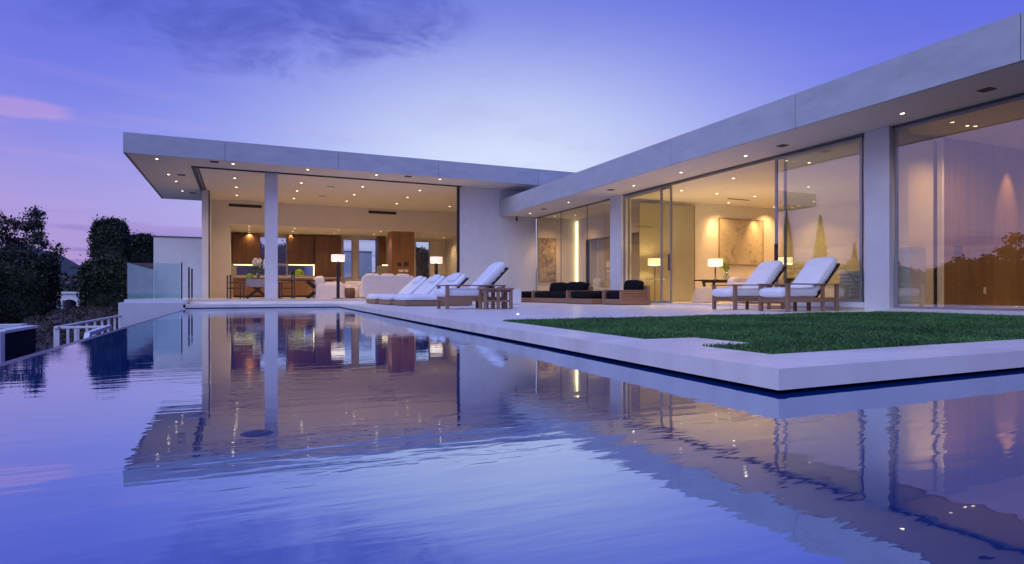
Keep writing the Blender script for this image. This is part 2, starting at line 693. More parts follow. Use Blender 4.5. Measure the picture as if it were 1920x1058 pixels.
# pool: water, basin and the overflow wall
tag(MB().add([(XI, -9, 0), (11.88, -9, 0), (11.88, 2.7, 0), (3.6, 2.7, 0), (3.6, 23.3, 0), (XI, 23.3, 0)], [(0, 1, 2, 3, 4, 5)]).build('pool_water', M['water']), kind='structure')
basin = MB().box(XI - .12, XI - .006, -9, 22.84, -1.6, -.012).build('pool_overflow_wall', M['tile'])
tag(basin, kind='structure')
pw = MB()
pw.prism([(DC[0] + .3, DC[1] + .3), (D3[0] - .2, D3[1] + .3), (D3[0] - .2, D3[1] + .5), (DC[0] + .5, DC[1] + .5), (D2[0] + .5, D2[1] + .5), (XI + .02, D2[1] + .5), (XI + .02, D2[1] + .3), (D2[0] + .3, D2[1] + .3)], -.4, .018)
tag(pw.build('pool_wall', M['tile']), kind='structure')

# stone deck, as a slab that oversails the water; the lawn is let into it
YB = 8.35
deck = MB()
T0, T1 = .021, ZD
L1, L2 = (2.97, 2.82), (2.985, 3.46)
lawn_poly = [L1, (11.85, 3.15), (11.85, YB + .1), (3.215, 7.66), (3.005, 4.16), (3.50, 4.15), (3.50, 3.46), L2]
deck.prism([DC, D3, (11.85, 3.15), L1], T0, T1)
deck.prism([DC, L1, L2, (3.005, 4.16), (3.215, 7.66), (D2[0], D2[1]), ], T0, T1)
deck.prism([L2, (3.50, 3.46), (3.50, 4.15), (3.005, 4.16)], T0, T1)
deck.prism([(3.215, 7.66), (11.85, YB + .1), (11.99, YB + .1), (11.99, YF - .02), (D2[0], YF - .02), D2], T0, T1)
deck.prism([(-1.74, 22.9), D2, (D2[0], 23.6), (-1.74, 23.6)], T0, T1)
dk = deck.build('deck', M['stone'])
tag(dk, kind='structure')
fd = MB().prism([(3.4, 3.0), (11.9, 3.2), (11.9, 24.6), (3.6, 24.6)], -1.5, .02)
tag(fd.build('deck_foundation', M['tile']), kind='structure')
st = MB().box(-1.62, 8.5, 23.6, 24.3, .03, .205)
tag(st.build('terrace_step', M['stone']), kind='structure')

# low deck light
tag(MB().lathe([(0, .008), (.02, .008), (.027, 0), (.027, -.003)], tuple(onz(971, 589.5, ZD)), 14).build('deck_light', M['deck_light']),
    'small round white light set flush in the stone deck', 'light')


# lawn
def lawn():
    soil = MB().prism(lawn_poly, .03, ZD - .012).build('lawn_bed', M['grass_soil'])
    tag(soil, kind='structure')
    P = np.array(lawn_poly)

    def inside(x, y):
        c = np.zeros(len(x), bool)
        n = len(P)
        for i in range(n):
            x1, y1 = P[i]
            x2, y2 = P[(i + 1) % n]
            k = ((y1 > y) != (y2 > y)) & (x < (x2 - x1) * (y - y1) / (y2 - y1 + 1e-12) + x1)
            c ^= k
        return c
    N = 330000
    x = rng.uniform(2.9, 11.85, N)
    y = rng.uniform(2.8, 8.5, N)
    d = np.hypot(x, y)
    keep = inside(x, y) & (rng.random(N) < np.clip(1.35 - d / 13, .35, 1))
    x, y = x[keep], y[keep]
    n = len(x)
    cl = .5 + .5 * np.sin(x * 2.3 + 1.3 * np.sin(y * 1.7)) * np.sin(y * 2.9 + .8 * np.sin(x * 3.1))
    h = rng.uniform(.018, .040, n) * (.75 + .5 * cl) + (rng.random(n) < .02) * .022
    wd = rng.uniform(.0022, .0042, n) * (1 + np.hypot(x, y) / 14)
    a = rng.uniform(0, 2 * np.pi, n)
    lean = rng.uniform(.1, .9, n) * h
    la = rng.uniform(0, 2 * np.pi, n)
    dx, dy = np.cos(a) * wd, np.sin(a) * wd
    lx, ly = np.cos(la) * lean, np.sin(la) * lean
    z0 = np.full(n, ZD - .014)
    v = np.empty((n, 5, 3))
    v[:, 0] = np.stack([x - dx, y - dy, z0], 1)
    v[:, 1] = np.stack([x + dx, y + dy, z0], 1)
    v[:, 2] = np.stack([x + dx * .8 + lx * .35, y + dy * .8 + ly * .35, z0 + h * .6], 1)
    v[:, 3] = np.stack([x - dx * .8 + lx * .35, y - dy * .8 + ly * .35, z0 + h * .6], 1)
    v[:, 4] = np.stack([x + lx, y + ly, z0 + h], 1)
    idx = np.arange(n)[:, None] * 5
    me = bpy.data.meshes.new('lawn_grass')
    me.vertices.add(n * 5)
    me.vertices.foreach_set('co', v.ravel())
    loops = np.concatenate([idx + np.array([[0, 1, 2, 3]]), idx + np.array([[3, 2, 4]])], 1).ravel()
    me.loops.add(len(loops))
    me.loops.foreach_set('vertex_index', loops.astype(np.int32))
    me.polygons.add(n * 2)
    starts = (np.arange(n)[:, None] * 7 + np.array([[0, 4]])).ravel()
    me.polygons.foreach_set('loop_start', starts.astype(np.int32))
    me.update(calc_edges=True)
    me.validate()
    m = mat('grass', (.036, .15, .034), .5, .62, .9, detail=9, color2=(.085, .245, .05))
    me.materials.append(m)
    o = bpy.data.objects.new('lawn_grass', me)
    COL.objects.link(o)
    return tag(o, 'short green lawn grass let into the pale stone deck', 'grass', kind='stuff')


lawn()


# ================================================================== HOUSE: pavilion (left) and glass wing (right)
def wall_y(name, m, parent, x0, x1, z0, z1, y0, y1, holes=()):
    """wall in the XZ plane between y0 and y1 with rectangular holes (xa, xb, za, zb)"""
    xs = sorted({x0, x1, *[h[0] for h in holes], *[h[1] for h in holes]})
    zs = sorted({z0, z1, *[h[2] for h in holes], *[h[3] for h in holes]})
    mb = MB()
    for i in range(len(xs) - 1):
        for j in range(len(zs) - 1):
            cx, cz = (xs[i] + xs[i + 1]) / 2, (zs[j] + zs[j + 1]) / 2
            if not any(h[0] < cx < h[1] and h[2] < cz < h[3] for h in holes):
                mb.box(xs[i], xs[i + 1], y0, y1, zs[j], zs[j + 1])
    o = mb.build(name, m, parent)
    return o


pav = thing('pavilion', 'tall open pavilion with flat overhanging roof, white column and kitchen inside', 'house', (0, 0, 0))
wing = thing('glass_wing', 'long low wing with glass walls under a deep concrete roof edge', 'house', (0, 0, 0))

# ---- pavilion shell
RX0, RY0, RY1, RZ1 = -3.45, 23.0, 33.6, 5.64
roof = box('roof', M['fascia'], pav, RX0 + .04, 14.4, RY0 + .04, RY1 - .04, CP + .02, RZ1 - .03)
joints = [RX0] + [ony(u, 300, RY0).x for u in (422, 635, 822)]
joints += [joints[-1] + 4.3, 14.4]
for a, b in zip(joints[:-1], joints[1:]):
    box('fascia_panel', M['fascia'], roof, a + .007, b - .007, RY0, RY0 + .035, CP - .012, RZ1)
for a, b in ((RY0 + .037, 28.3), (28.3, RY1)):
    box('fascia_panel', M['fascia'], roof, RX0, RX0 + .035, a + .007, b - .007, CP - .012, RZ1)
ceil = MB()
ceil.box(RX0 + .09, 12.4, RY0 + .09, RY1 - .02, CP, CP + .018)
ceilp = ceil.build('ceiling', M['ceiling'], pav)
rv = MB()
rv.box(RX0 + .036, 12.4, RY0 + .036, RY0 + .088, CP + .004, CP + .018)
rv.box(RX0 + .036, RX0 + .088, RY0 + .09, RY1 - .05, CP + .004, CP + .018)
rv.build('soffit_reveal', M['reveal'], roof)
tr = MB()
tr.box(XI - .12, 8.5, YF - .16, YF - .11, CP - .02, CP - .001)
tr.box(XI - .12, 8.5, YF - .04, YF + .02, CP - .03, CP - .001)
tr.box(XI - .12, XI + .02, YF + .02, 33.0, CP - .03, CP - .001)
tr.box(XI + .05, XI + .12, YF + .02, 33.0, CP - .02, CP - .001)
tr.build('door_track', M['dark_metal'], ceilp)
x8 = ony(862, 400, YF).x
box('wall', M['plaster'], pav, x8, 12.0, YF, YF + .32, ZD - .1, CP - .002, label='tall white plaster wall between the two wings')
ca, cb = ony(497, 400, YF).x, ony(520.5, 400, YF).x
box('column', M['plaster'], pav, ca, cb, YF - .1, YF + .38, ZP + .001, CP - .002, bevel=.006, label='square white column in the pavilion opening')
jm = MB()
jm.box(x8 - .10, x8 - .04, YF + .02, YF + .10, ZP, CP - .03)
jm.box(x8 - .03, x8 - .002, YF + .0, YF + .25, ZP, CP - .03)
jm.build('door_jamb', M['dark_metal'], pav)
# floor slab and terrace at left
box('floor', M['inner_floor'], pav, XI - .1, 12.4, 24.3, 38.0, -1.4, ZP)
ter = MB()
ter.box(-3.56, -1.66, 22.9, 33.0, -1.5, .20)
ter.box(-3.42, -1.66, 23.02, 33.0, .20, .30)
ter.build('terrace', M['plaster'], pav, bevel=.01)
# left pier and back walls
YB2 = 33.0
box('pier', M['plaster'], pav, XI - .06, XI + .2, 29.9, YB2, ZP + .001, CP - .002)
pj = MB()
pj.box(XI + .202, XI + .25, 29.95, 30.05, ZP, CP - .03)
pj.build('door_jamb', M['dark_metal'], pav)
kx0 = ony(431, 500, YB2).x
kz = 3.86
mbw = MB()
mbw.box(XI + .2, kx0, YB2, YB2 + .2, ZP, CP - .002)
mbw.box(kx0, 12.0, YB2, YB2 + .2, kz, CP - .002)
mbw.build('inner_wall', M['inner_wall'], pav)
box('side_wall', M['inner_wall'], pav, 11.9, 12.1, YF + .33, 38.0, ZP, CP - .002)
box('side_wall', M['inner_wall'], pav, kx0 - .3, kx0 - .001, YB2 + .201, 38.0, ZP, kz)
box('kitchen_ceiling', M['ceiling'], pav, kx0 - .3, 12.1, YB2 + .201, 38.0, kz + .001, kz + .3)
# long air slots on the beam
for (u0, u1, v) in ((429, 491, 384.5), (691, 743, 397.5)):
    a, b = ony(u0, v, YB2), ony(u1, v, YB2)
    sl_ = MB()
    sl_.box(a.x, b.x, YB2 - .006, YB2 + .01, a.z - .075, a.z + .075)
    s_o = sl_.build('air_grille', M['slot'], pav)
    for k in range(3):
        box('slat', M['dark_metal'], s_o, a.x, b.x, YB2 - .016, YB2 - .0065, a.z - .055 + k * .05, a.z - .043 + k * .05)

# kitchen back wall with windows
YK = 37.6


def hole(u0, u1, v0, v1):
    a, b = ony(u0, v0, YK), ony(u1, v1, YK)
    return (a.x, b.x, b.z, a.z)


kwin = [hole(484, 538, 443, 496), hole(442, 484, 497, 517.5), hole(484, 538, 497, 517.5), hole(538, 590, 497, 517.5),
        hole(643, 661, 448, 523), hole(672, 706, 448, 523), hole(779, 806, 452, 530)]
wall_y('kitchen_wall', M['inner_wall'], pav, kx0 - .3, 12.1, ZP, kz, YK, YK + .2, kwin)
for (xa, xb, za, zb) in kwin:
    wd = MB()
    t_ = .05
    wd.box(xa, xa + t_, YK + .06, YK + .12, za, zb)
    wd.box(xb - t_, xb, YK + .06, YK + .12, za, zb)
    wd.box(xa + t_, xb - t_, YK + .06, YK + .12, zb - t_, zb)
    wd.box(xa + t_, xb - t_, YK + .06, YK + .12, za, za + t_)
    f = wd.build('window', M['metal'], pav)
    box('pane', M['glass_win'], f, xa + t_, xb - t_, YK + .085, YK + .095, za + t_, zb - t_)


# upper cabinets, counters: doors one by one
def cabinet(parent, u0, u1, v0, v1, y1, depth, n, name='cabinet', m='walnut'):
    a, b = ony(u0, v0, y1 - depth), ony(u1, v1, y1 - depth)
    c = box(name, M['ebony'], parent, a.x, b.x, y1 - depth + .025, y1 - .001, b.z, a.z)
    wd = (b.x - a.x) / n
    for i in range(n):
        box('cabinet_door', M[m], c, a.x + i * wd + .004, a.x + (i + 1) * wd - .004, y1 - depth, y1 - depth + .022, b.z + .004, a.z - .004)
    return c


cabinet(pav, 437, 488, 438.5, 494.5, YK, .45, 2)
cabinet(pav, 540, 590, 441.5, 495.5, YK, .45, 2)
cabinet(pav, 591, 640, 442, 523, YK, .7, 2)
# led strips under the cabinets
for (u0, u1) in ((437, 488), (540, 589)):
    a, b = ony(u0, 496, YK - .42), ony(u1, 496, YK - .42)
    box('led_strip', M['led'], pav, a.x + .03, b.x - .03, YK - .40, YK - .36, a.z - .03, a.z)
a, b = ony(588, 496, YK - .1), ony(591, 517, YK - .1)
box('led_strip', M['led'], pav, a.x, b.x, YK - .12, YK - .08, b.z, a.z)
# back counter and wooden island
isl = thing('kitchen_island', 'long wooden kitchen island with pale top below the cabinets', 'kitchen island', (0, 0, 0))
ia, ib = ony(437, 518.5, 35.4), ony(640, 557, 35.4)
iz = ia.z
for i in range(6):
    wdt = (ib.x - ia.x) / 6
    box('front_panel', M['oak'], isl, ia.x + i * wdt + .004, ia.x + (i + 1) * wdt - .004, 35.4, 35.425, ZP + .1, iz - .06)
box('carcass', M['ebony'], isl, ia.x + .02, ib.x - .02, 35.427, 36.3, ZP + .001, iz - .06)
box('worktop', M['cream_fab'], isl, ia.x - .05, ib.x + .05, 35.35, 36.35, iz - .058, iz)
# wooden pier and yellow-lit counter right of it
pa, pb = ony(735, 433, 33.2), ony(777, 433, 33.2)
pier = MB().box(pa.x, pb.x, 33.22, 34.2, ZP + .001, kz)
wp = pier.build('wood_pier', M['oak'], pav)
for (u, v, uw, vh, mm) in ((749, 496, 3.4, 3.2, 'slot'), (762, 495, 4.2, 3.5, 'slot'), (752, 508, 4.5, 2.4, 'pale_lacquer'), (762, 508, 3.6, 2.4, 'pale_lacquer')):
    c = ony(u, v, 33.2)
    k = 33.2 / FPX * 1.02
    box('wall_switch', M[mm], wp, c.x - uw * k, c.x + uw * k, 33.195, 33.219, c.z - vh * k, c.z + vh * k)
ca_, cb_ = ony(711, 498, 35.5), ony(735, 556, 35.5)
cb2 = box('side_counter', M['frosted'], pav, ca_.x, cb_.x + .6, 35.5, 36.1, ZP + .001, ca_.z)
box('worktop', M['led'], cb2, cb_.x - .55, cb_.x, 35.48, 35.6, ca_.z + .001, ca_.z + .04)  # no lamp: yellow light on the counter put into a self-glowing top
wc = cabinet(pav, 709, 724, 443, 500, 37.0, .6, 1, m='walnut')


# ---- downlights, pavilion
def downlight(u, v, z, parent, power, r=.075, m='bulb_in', size=130, color=WARM):
    r *= .66
    p = onz(u, v, z)
    d = MB().lathe([(0, -.004), (r, -.004), (r, .0)], (p.x, p.y, z - .003), 16)
    o = d.build('downlight', M[m], parent)
    ring = MB().lathe([(r + .001, -.012), (r + .018, -.010), (r + .020, 0), (r + .001, 0)], (p.x, p.y, z - .001), 16)
    ring.build('trim_ring', M['white_paint'], o, smooth=True)
    if power:
        spot((p.x, p.y, z - .03), power, size, parent=parent, color=color)
    return p


PIN, PK, PSOF = 125, 80, 30
for (u, v) in ((294, 298), (316, 327), (330, 340), (342, 358), (437, 307), (577, 318), (706, 328), (825, 336)):
    downlight(u, v, CP, ceilp, PSOF, .07, 'bulb')
for (u, v) in ((440, 334), (443, 351), (444, 366), (565, 343), (557, 358), (551, 372), (680, 350), (664, 365), (650, 377), (787, 357), (764, 370), (744, 382), (843, 387)):
    downlight(u, v, CP, ceilp, PIN, .075)
kc = [o for o in pav.children if o.name.startswith('kitchen_ceiling')][0]
for (u, v) in ((467, 424), (467, 431), (468, 436), (553, 428), (549, 434), (545, 439), (635, 431), (627, 437), (714, 434), (702, 439), (816, 438), (793, 444), (832, 446)):
    downlight(u, v, kz, kc, PK, .07)
# scallops on the right hand wall
for v_ in (34.6, 36.2):
    spot((11.62, v_, kz - .03), 30, 60, 1.0, parent=kc)
# grilles in the soffit
for (u, v) in ((402, 303.5), (340, 328), (362, 362), (765, 331)):
    p = onz(u, v, CP)
    box('soffit_grille', M['slot'], ceilp, p.x - .13, p.x + .13, p.y - .13, p.y + .13, CP - .012, CP - .001)
for (u, v) in ((620, 350), (605, 368)):
    p = onz(u, v, CP)
    box('ceiling_grille', M['grey_fab'], ceilp, p.x - .16, p.x + .16, p.y - .1, p.y + .1, CP - .008, CP - .001)

# ---- low rear wall left of the pavilion
rw0, rw1 = ony(288, 442, 33.05), ony(388, 442, 33.05)
rw = thing('garden_wall', 'pale block garden wall behind the glass balustrade', 'wall', (0, 0, 0))
box('wall', M['plaster'], rw, rw0.x, XI + .1, 33.02, 33.3, -1.0, rw0.z - .06)
box('coping', M['reveal'], rw, rw0.x - .03, XI + .1, 32.98, 33.34, rw0.z - .058, rw0.z)

# ---- glass wing shell
WY0, WY1 = -9.0, YF - .01
RT = 4.53
wroof = box('roof', M['fascia'], wing, XE + .04, 21.0, WY0, WY1, CR + .02, RT - .03)
jy = [onx(u, 300, XE).y for u in (1113, 1258, 1491)]
stepj = jy[1] - jy[2]
js = [WY1, jy[0], jy[1], jy[2]]
while js[-1] > WY0 + stepj:
    js.append(js[-1] - stepj)
js.append(WY0)
for a, b in zip(js[:-1], js[1:]):
    box('fascia_panel', M['fascia'], wroof, XE, XE + .035, b + .006, a - .006, CR - .012, RT)
wceil = box('ceiling', M['ceiling'], wing, XE + .09, 20.5, WY0, WY1, CR, CR + .018)
box('soffit_reveal', M['reveal'], wroof, XE + .036, XE + .088, WY0, WY1, CR + .004, CR + .018)


def fy(u):
    return onx(u, 400, XG).y


box('floor', M['inner_floor'], wing, XG - .12, 20.5, WY0, WY1 + .3, -1.4, ZF)
sill = MB()
sill.box(XG - .25, XG - .121, WY0, fy(1640), ZD - .12, ZD + .055)
sill.box(XG - .25, XG - .121, fy(1475), fy(1262), ZD - .12, ZD + .04)
sill.build('sill', M['stone_edge'], wing)
box('plinth', M['plaster'], wing, XG - .16, XG + .1, fy(1629), fy(1476), ZF + .001, ZF + .11)
# columns
box('column', M['plaster'], wing, XG - .14, XG + .3, fy(1170), fy(1150), ZF + .001, CR - .002, bevel=.006)
box('column', M['plaster'], wing, XG - .14, XG + .45, fy(1676), fy(1629), ZD, CR - .002, bevel=.006, label='white column beside the big fixed pane')
box('column', M['plaster'], wing, XG - .14, XG + .45, 2.6, 3.2, ZD, CR - .002, bevel=.006)
# header track
hd = MB()
hd.box(XG - .10, XG - .04, fy(1628), fy(1172), CR - .05, CR - .002)
hd.box(XG + .02, XG + .08, fy(1628), fy(1172), CR - .05, CR - .002)
hd.build('door_track', M['reveal'], wing)
box('window_head', M['reveal'], wing, XG - .05, XG + .05, WY0, fy(1677), CR - .05, CR - .002)
box('window_head', M['reveal'], wing, XG - .05, XG + .05, fy(1149), WY1, CR - .035, CR - .002)


def framed(name, y0, y1, x, z0, z1, gm, fw=.06, fd=.05, fm='metal', label=None):
    mb = MB()
    mb.box(x - fd / 2, x + fd / 2, y0, y0 + fw, z0, z1)
    mb.box(x - fd / 2, x + fd / 2, y1 - fw, y1, z0, z1)
    mb.box(x - fd / 2, x + fd / 2, y0 + fw, y1 - fw, z1 - fw, z1)
    mb.box(x - fd / 2, x + fd / 2, y0 + fw, y1 - fw, z0, z0 + fw * .8)
    f = mb.build(name, M[fm], wing, label=label)
    box('pane', M[gm], f, x - .006, x + .006, y0 + fw, y1 - fw, z0 + fw * .8, z1 - fw)
    return f


# corridor panes, frameless with thin joints
cj = [fy(1150) + .02, fy(1101), fy(1052), WY1 - .02]
for a, b in zip(cj[:-1], cj[1:]):
    box('corridor_pane', M['glass_left'], wing, XG - .006, XG + .006, a + .008, b - .008, ZF + .001, CR - .036)
jb = MB()
for y_ in cj[1:3]:
    jb.box(XG - .012, XG + .012, y_ - .006, y_ + .006, ZF + .001, CR - .036)
jb.build('glass_joint', M['dark_metal'], wing)
# sliding doors
framed('sliding_door', fy(1245), fy(1173), XG - .07, ZF + .001, CR - .07, 'glass_left')
d2 = framed('sliding_door', fy(1257), fy(1176), XG + .05, ZF + .001, CR - .07, 'glass_left')
box('handle', M['dark_metal'], d2, XG - .0, XG + .02, fy(1255) + .01, fy(1255) + .06, 1.0 + ZF, 1.5 + ZF)
d3 = framed('sliding_door', fy(1622), fy(1458), XG - .07, ZF + .115, CR - .07, 'glass_fix', label='large closed pane that mirrors the sky and cypresses')
framed('sliding_door', fy(1628), fy(1468), XG + .05, ZF + .115, CR - .07, 'glass_win', fw=.05)
box('handle', M['dark_metal'], d3, XG - .1, XG - .06, fy(1462), fy(1461) + .06, 1.0 + ZF, 1.5 + ZF)
# big right windows
framed('fixed_window', 3.2, fy(1679), XG, ZF + .001, CR - .05, 'glass_fix', fw=.05, fm='metal')
framed('fixed_window', -3.0, 2.6, XG, ZF + .001, CR - .05, 'glass_fix', fw=.05)
framed('fixed_window', WY0, -3.0, XG, ZF + .001, CR - .05, 'glass_fix', fw=.05)

# inner walls of the wing
box('inner_wall', M['inner_wall'], wing, XG + .02, 20.5, 24.58, 24.68, ZF + .001, CR - .002)
# corridor wall at X = 14 with a deep recess
zr = 2.87
cw = MB()
cw.box(14.0, 14.15, 23.7, 24.56, ZF + .001, CR - .002)
cw.box(14.0, 14.15, 18.45, 23.7, zr, CR - .002)
cw.box(14.5, 14.65, 18.45, 23.7, ZF + .001, zr)
cw.box(14.0, 14.5, 23.7, 23.76, ZF + .001, zr)
cw.build('corridor_wall', M['inner_wall'], wing)
box('door_panel', M['cream_fab'], wing, 14.46, 14.498, 19.0, 23.4, ZF + .01, zr - .02)
box('led_strip', M['led'], wing, 13.94, 13.985, 24.47, 24.53, ZF + .3, CR - .1)
# far wall of the open room (Y = 18.3) and its outer sides
YA = 18.3
box('inner_wall', M['inner_wall'], wing, 14.0, 20.5, YA, YA + .14, ZF + .001, CR - .002)
box('inner_wall', M['inner_wall'], wing, 20.4, 20.5, WY0, YA, ZF + .001, CR - .002)
box('inner_wall', M['inner_wall'], wing, 13.9, 20.4, 8.75, 8.95, ZF + .001, CR - .002)
# frosted sliding partition at left of the far wall
fa, fb = ony(1250, 380, YA - .1), ony(1301, 383, YA - .1)
fpn = box('frosted_partition', M['frosted'], wing, 12.9, fb.x, YA - .12, YA - .08, ZF + .02, CR - .15)
box('partition_edge', M['metal'], fpn, fb.x + .001, fb.x + .03, YA - .13, YA - .07, ZF + .02, CR - .12)
# veneer wall of the right hand room, in boards
yw = 8.42
vx = ony(1765, 400, yw).x
for i in range(7):
    wv = (20.3 - vx) / 7
    box('veneer_panel', M['veneer'], wing, vx + i * wv + .003, vx + (i + 1) * wv - .003, yw, yw + .05, ZF + .01, CR - .01)
box('panel_edge', M['white_paint'], wing, vx - .07, vx - .005, yw - .06, yw + .04, ZF + .001, CR - .01)
box('inner_wall', M['inner_wall'], wing, XG + .46, vx - .1, yw + .1, yw + .2, ZF + .001, CR - .002)
wa, wb = ony(1688, 463, yw - .3), ony(1727, 463, yw - .3)
box('low_cabinet', M['pale_lacquer'], wing, XG + .12, wb.x, yw - .4, yw - .1, ZF + .001, wa.z)
sw = ony(1846, 545, yw)
box('wall_switch', M['pale_lacquer'], wing, sw.x - .04, sw.x + .04, yw - .012, yw - .001, sw.z - .075, sw.z + .075)
sw = ony(1796, 470, yw)
box('wall_screen', M['slot'], wing, sw.x - .13, sw.x + .13, yw - .02, yw - .001, sw.z - .11, sw.z + .11)

GOLD = (1.0, .57, .22)
# lights of the wing
for (u, v) in ((994, 400), (1066, 379), (1188, 348), (1277, 323), (1398, 292), (1692, 212)):
    downlight(u, v, CR, wceil, 22, .06, 'bulb')
for (u, v) in ((1278, 357), (1375, 334), (1415, 368), (1366, 380), (1452, 388), (1344, 363), (1517, 305), (1516, 350), (1526, 378), (1497, 386)):
    downlight(u, v, CR, wceil, 135, .065, color=GOLD)
for (u, v) in ((1147, 386), (1185, 407), (1214, 384), (1078, 404), (1040, 405)):
    downlight(u, v, CR, wceil, 70, .06, color=GOLD)
for (u, v) in ((1814, 235), (1829, 236)):
    downlight(u, v, CR, wceil, 70, .05, color=GOLD)
spot((ony(1888, 300, yw).x, yw - .35, CR - .03), 260, 42, 1.0, direction=(0, .20, -1), parent=wceil, color=GOLD)
for x_ in (14.4, 17.6, 19.2):  # added fill spots without fixtures, there to brighten the veneer wall
    spot((x_, 6.6, CR - .03), 105, 110, 1.0, direction=(0, .55, -1), parent=wceil, color=GOLD)
# wall washers over the paintings
for u in (1335, 1412):
    p = ony(u, 400, YA)
    spot((p.x, YA - .38, CR - .03), 190, 50, 1.0, direction=(0, .24, -1), parent=wceil, color=GOLD)
for u in (1006, 1034):
    p = ony(u, 400, 24.58)
    spot((p.x, 23.88, CR - .03), 170, 38, 1.0, direction=(0, .33, -1), parent=wceil, color=GOLD)
for (u, v) in ((1145, 356), (1467, 273), (1850, 168), (1020, 392)):
    p = onz(u, v, CR)
    box('soffit_grille', M['slot'], wceil, p.x - .1, p.x + .1, p.y - .1, p.y + .1, CR - .012, CR - .001)
p = onz(1385, 374, CR)
box('air_grille', M['slot'], wceil, p.x - .5, p.x + .5, p.y - .05, p.y + .05, CR - .012, CR - .001)

# security camera under the soffit
p = ony(969, 404, YF - .12)
sc_ = thing('security_camera', 'small black security camera hanging under the roof corner', 'camera', (p.x, p.y, CR))
MB().lathe([(0, 0), (.045, 0), (.045, -.03), (.02, -.04), (.02, -.09)], (0, 0, -.001), 12).build('mount', M['dark_metal'], sc_)
MB().tube((-.02, .03, -.10), (-.06, -.14, -.19), .04, .045, 12).build('body', M['dark_metal'], sc_)
MB().tube((-.0605, -.1415, -.1905), (-.065, -.155, -.198), .034, .034, 12).build('lens', M['slot'], sc_)

# ---- glass balustrade on the terrace
bal = thing('glass_balustrade', 'frameless blue-green glass balustrade at the corner of the terrace', 'balustrade', (0, 0, 0))
bz0, bz1 = .301, 1.48
for a, b in ((-3.36, -2.62), (-2.60, -1.84)):
    box('glass_panel', M['glass_bal'], bal, a, b, 23.12, 23.135, bz0, bz1)
for k in range(4):
    a = 23.16 + k * 2.0
    box('glass_panel', M['glass_bal'], bal, -3.36, -3.345, a, a + 1.98, bz0, bz1)
MB().tube((-1.80, 23.13, .30), (-1.80, 23.13, 1.50), .022, .022, 10).build('post', M['dark_metal'], bal)
MB().lathe([(0, .02), (.03, .02), (.03, 0), (0, 0)], (-1.80, 23.13, 1.501), 10).build('post_cap', M['chrome'], bal)
for y_ in (25.5, 27.0):
    MB().tube((-1.75, y_, .30), (-1.75, y_, 1.45), .03, .03, 8).build('post', M['dark_metal'], bal)


# ================================================================== FURNITURE, outdoors
def lounge_chair(name, label, loc, rz=0.0, group=None):
    """deep teak chair, front at -x, reclining back"""
    t = thing(name, label, 'lounge chair', loc, rz, group)
    Wd, L, ah = .74, 1.36, .545
    for (x, y) in ((.04, 0), (.04, Wd), (L - .04, 0), (L - .04, Wd)):
        box('leg', M['teak_v'], t, x - .035, x + .035, y - .03 + (.03 if y == 0 else -.03), y + .03 + (.03 if y == 0 else -.03), 0, ah - .001, bevel=.004)
    for (x, y) in ((L - .42, .03), (L - .42, Wd - .03)):
        box('leg', M['teak_v'], t, x - .03, x + .03, y - .025, y + .025, 0, ah - .001, bevel=.004)
    for y in (.03, Wd - .03):
        MB().box(-.01, L + .02, y - .045, y + .045, ah, ah + .026).build('arm', M['teak'], t, bevel=.005)
        MB().box(.076, L - .076, y - .02, y + .02, .19, .285).build('side_rail', M['teak'], t, bevel=.003)
    MB().box(.0, .075, .062, Wd - .062, .19, .285).build('front_rail', M['teak'], t, bevel=.003)
    MB().box(L - .07, L - .03, .062, Wd - .062, .19, .25).build('rear_rail', M['teak'], t, bevel=.003)
    for k in range(5):
        x = .14 + k * .16
        box('seat_slat', M['teak'], t, x, x + .09, .052, Wd - .052, .262, .284)
    cushion_part('seat_cushion', M['white_fab'], t, (.40, Wd / 2, .385), (.50, .325, .105), .30, 0, .07, 3)
    ang = R(48)
    bx, bz = .84, .30
    dx, dz_ = math.cos(ang), math.sin(ang)
    bf = MB()
    for y in (.09, Wd - .09):
        bf.beam((bx, y, bz), (bx + dx * .92, y, bz + dz_ * .92), .04, .035)
    for k in range(6):
        q = .10 + k * .155
        bf.beam((bx + dx * q, .06, bz + dz_ * q + .02), (bx + dx * q, Wd - .06, bz + dz_ * q + .02), .07, .018, up=(-dz_, 0, dx))
    bf.build('back_frame', M['ebony'], t)
    q = .47
    cx, cz = bx + dx * q - dz_ * .13, bz + dz_ * q + dx * .13
    cushion_part('back_cushion', M['white_fab'], t, (cx, Wd / 2, cz), (.50, .325, .105), .30, -ang, .07, 4)
    return t


GC = 'teak lounge chairs with white cushions'
p = onz(1437, 586, ZD)
c1 = lounge_chair('lounge_chair', 'wooden reclining chair with white cushions, nearest the white column', (9.90, 9.0, ZD), R(1), GC)
c1.scale = (1.1, 1, 1)
copy_tree(c1, (10.06, 10.6, ZD), R(-1), 'wooden reclining chair with white cushions in front of the open doorway')
copy_tree(c1, (4.34, 13.7, ZD), R(0), 'wooden reclining chair with white cushions beside the slatted side table, by the pool')

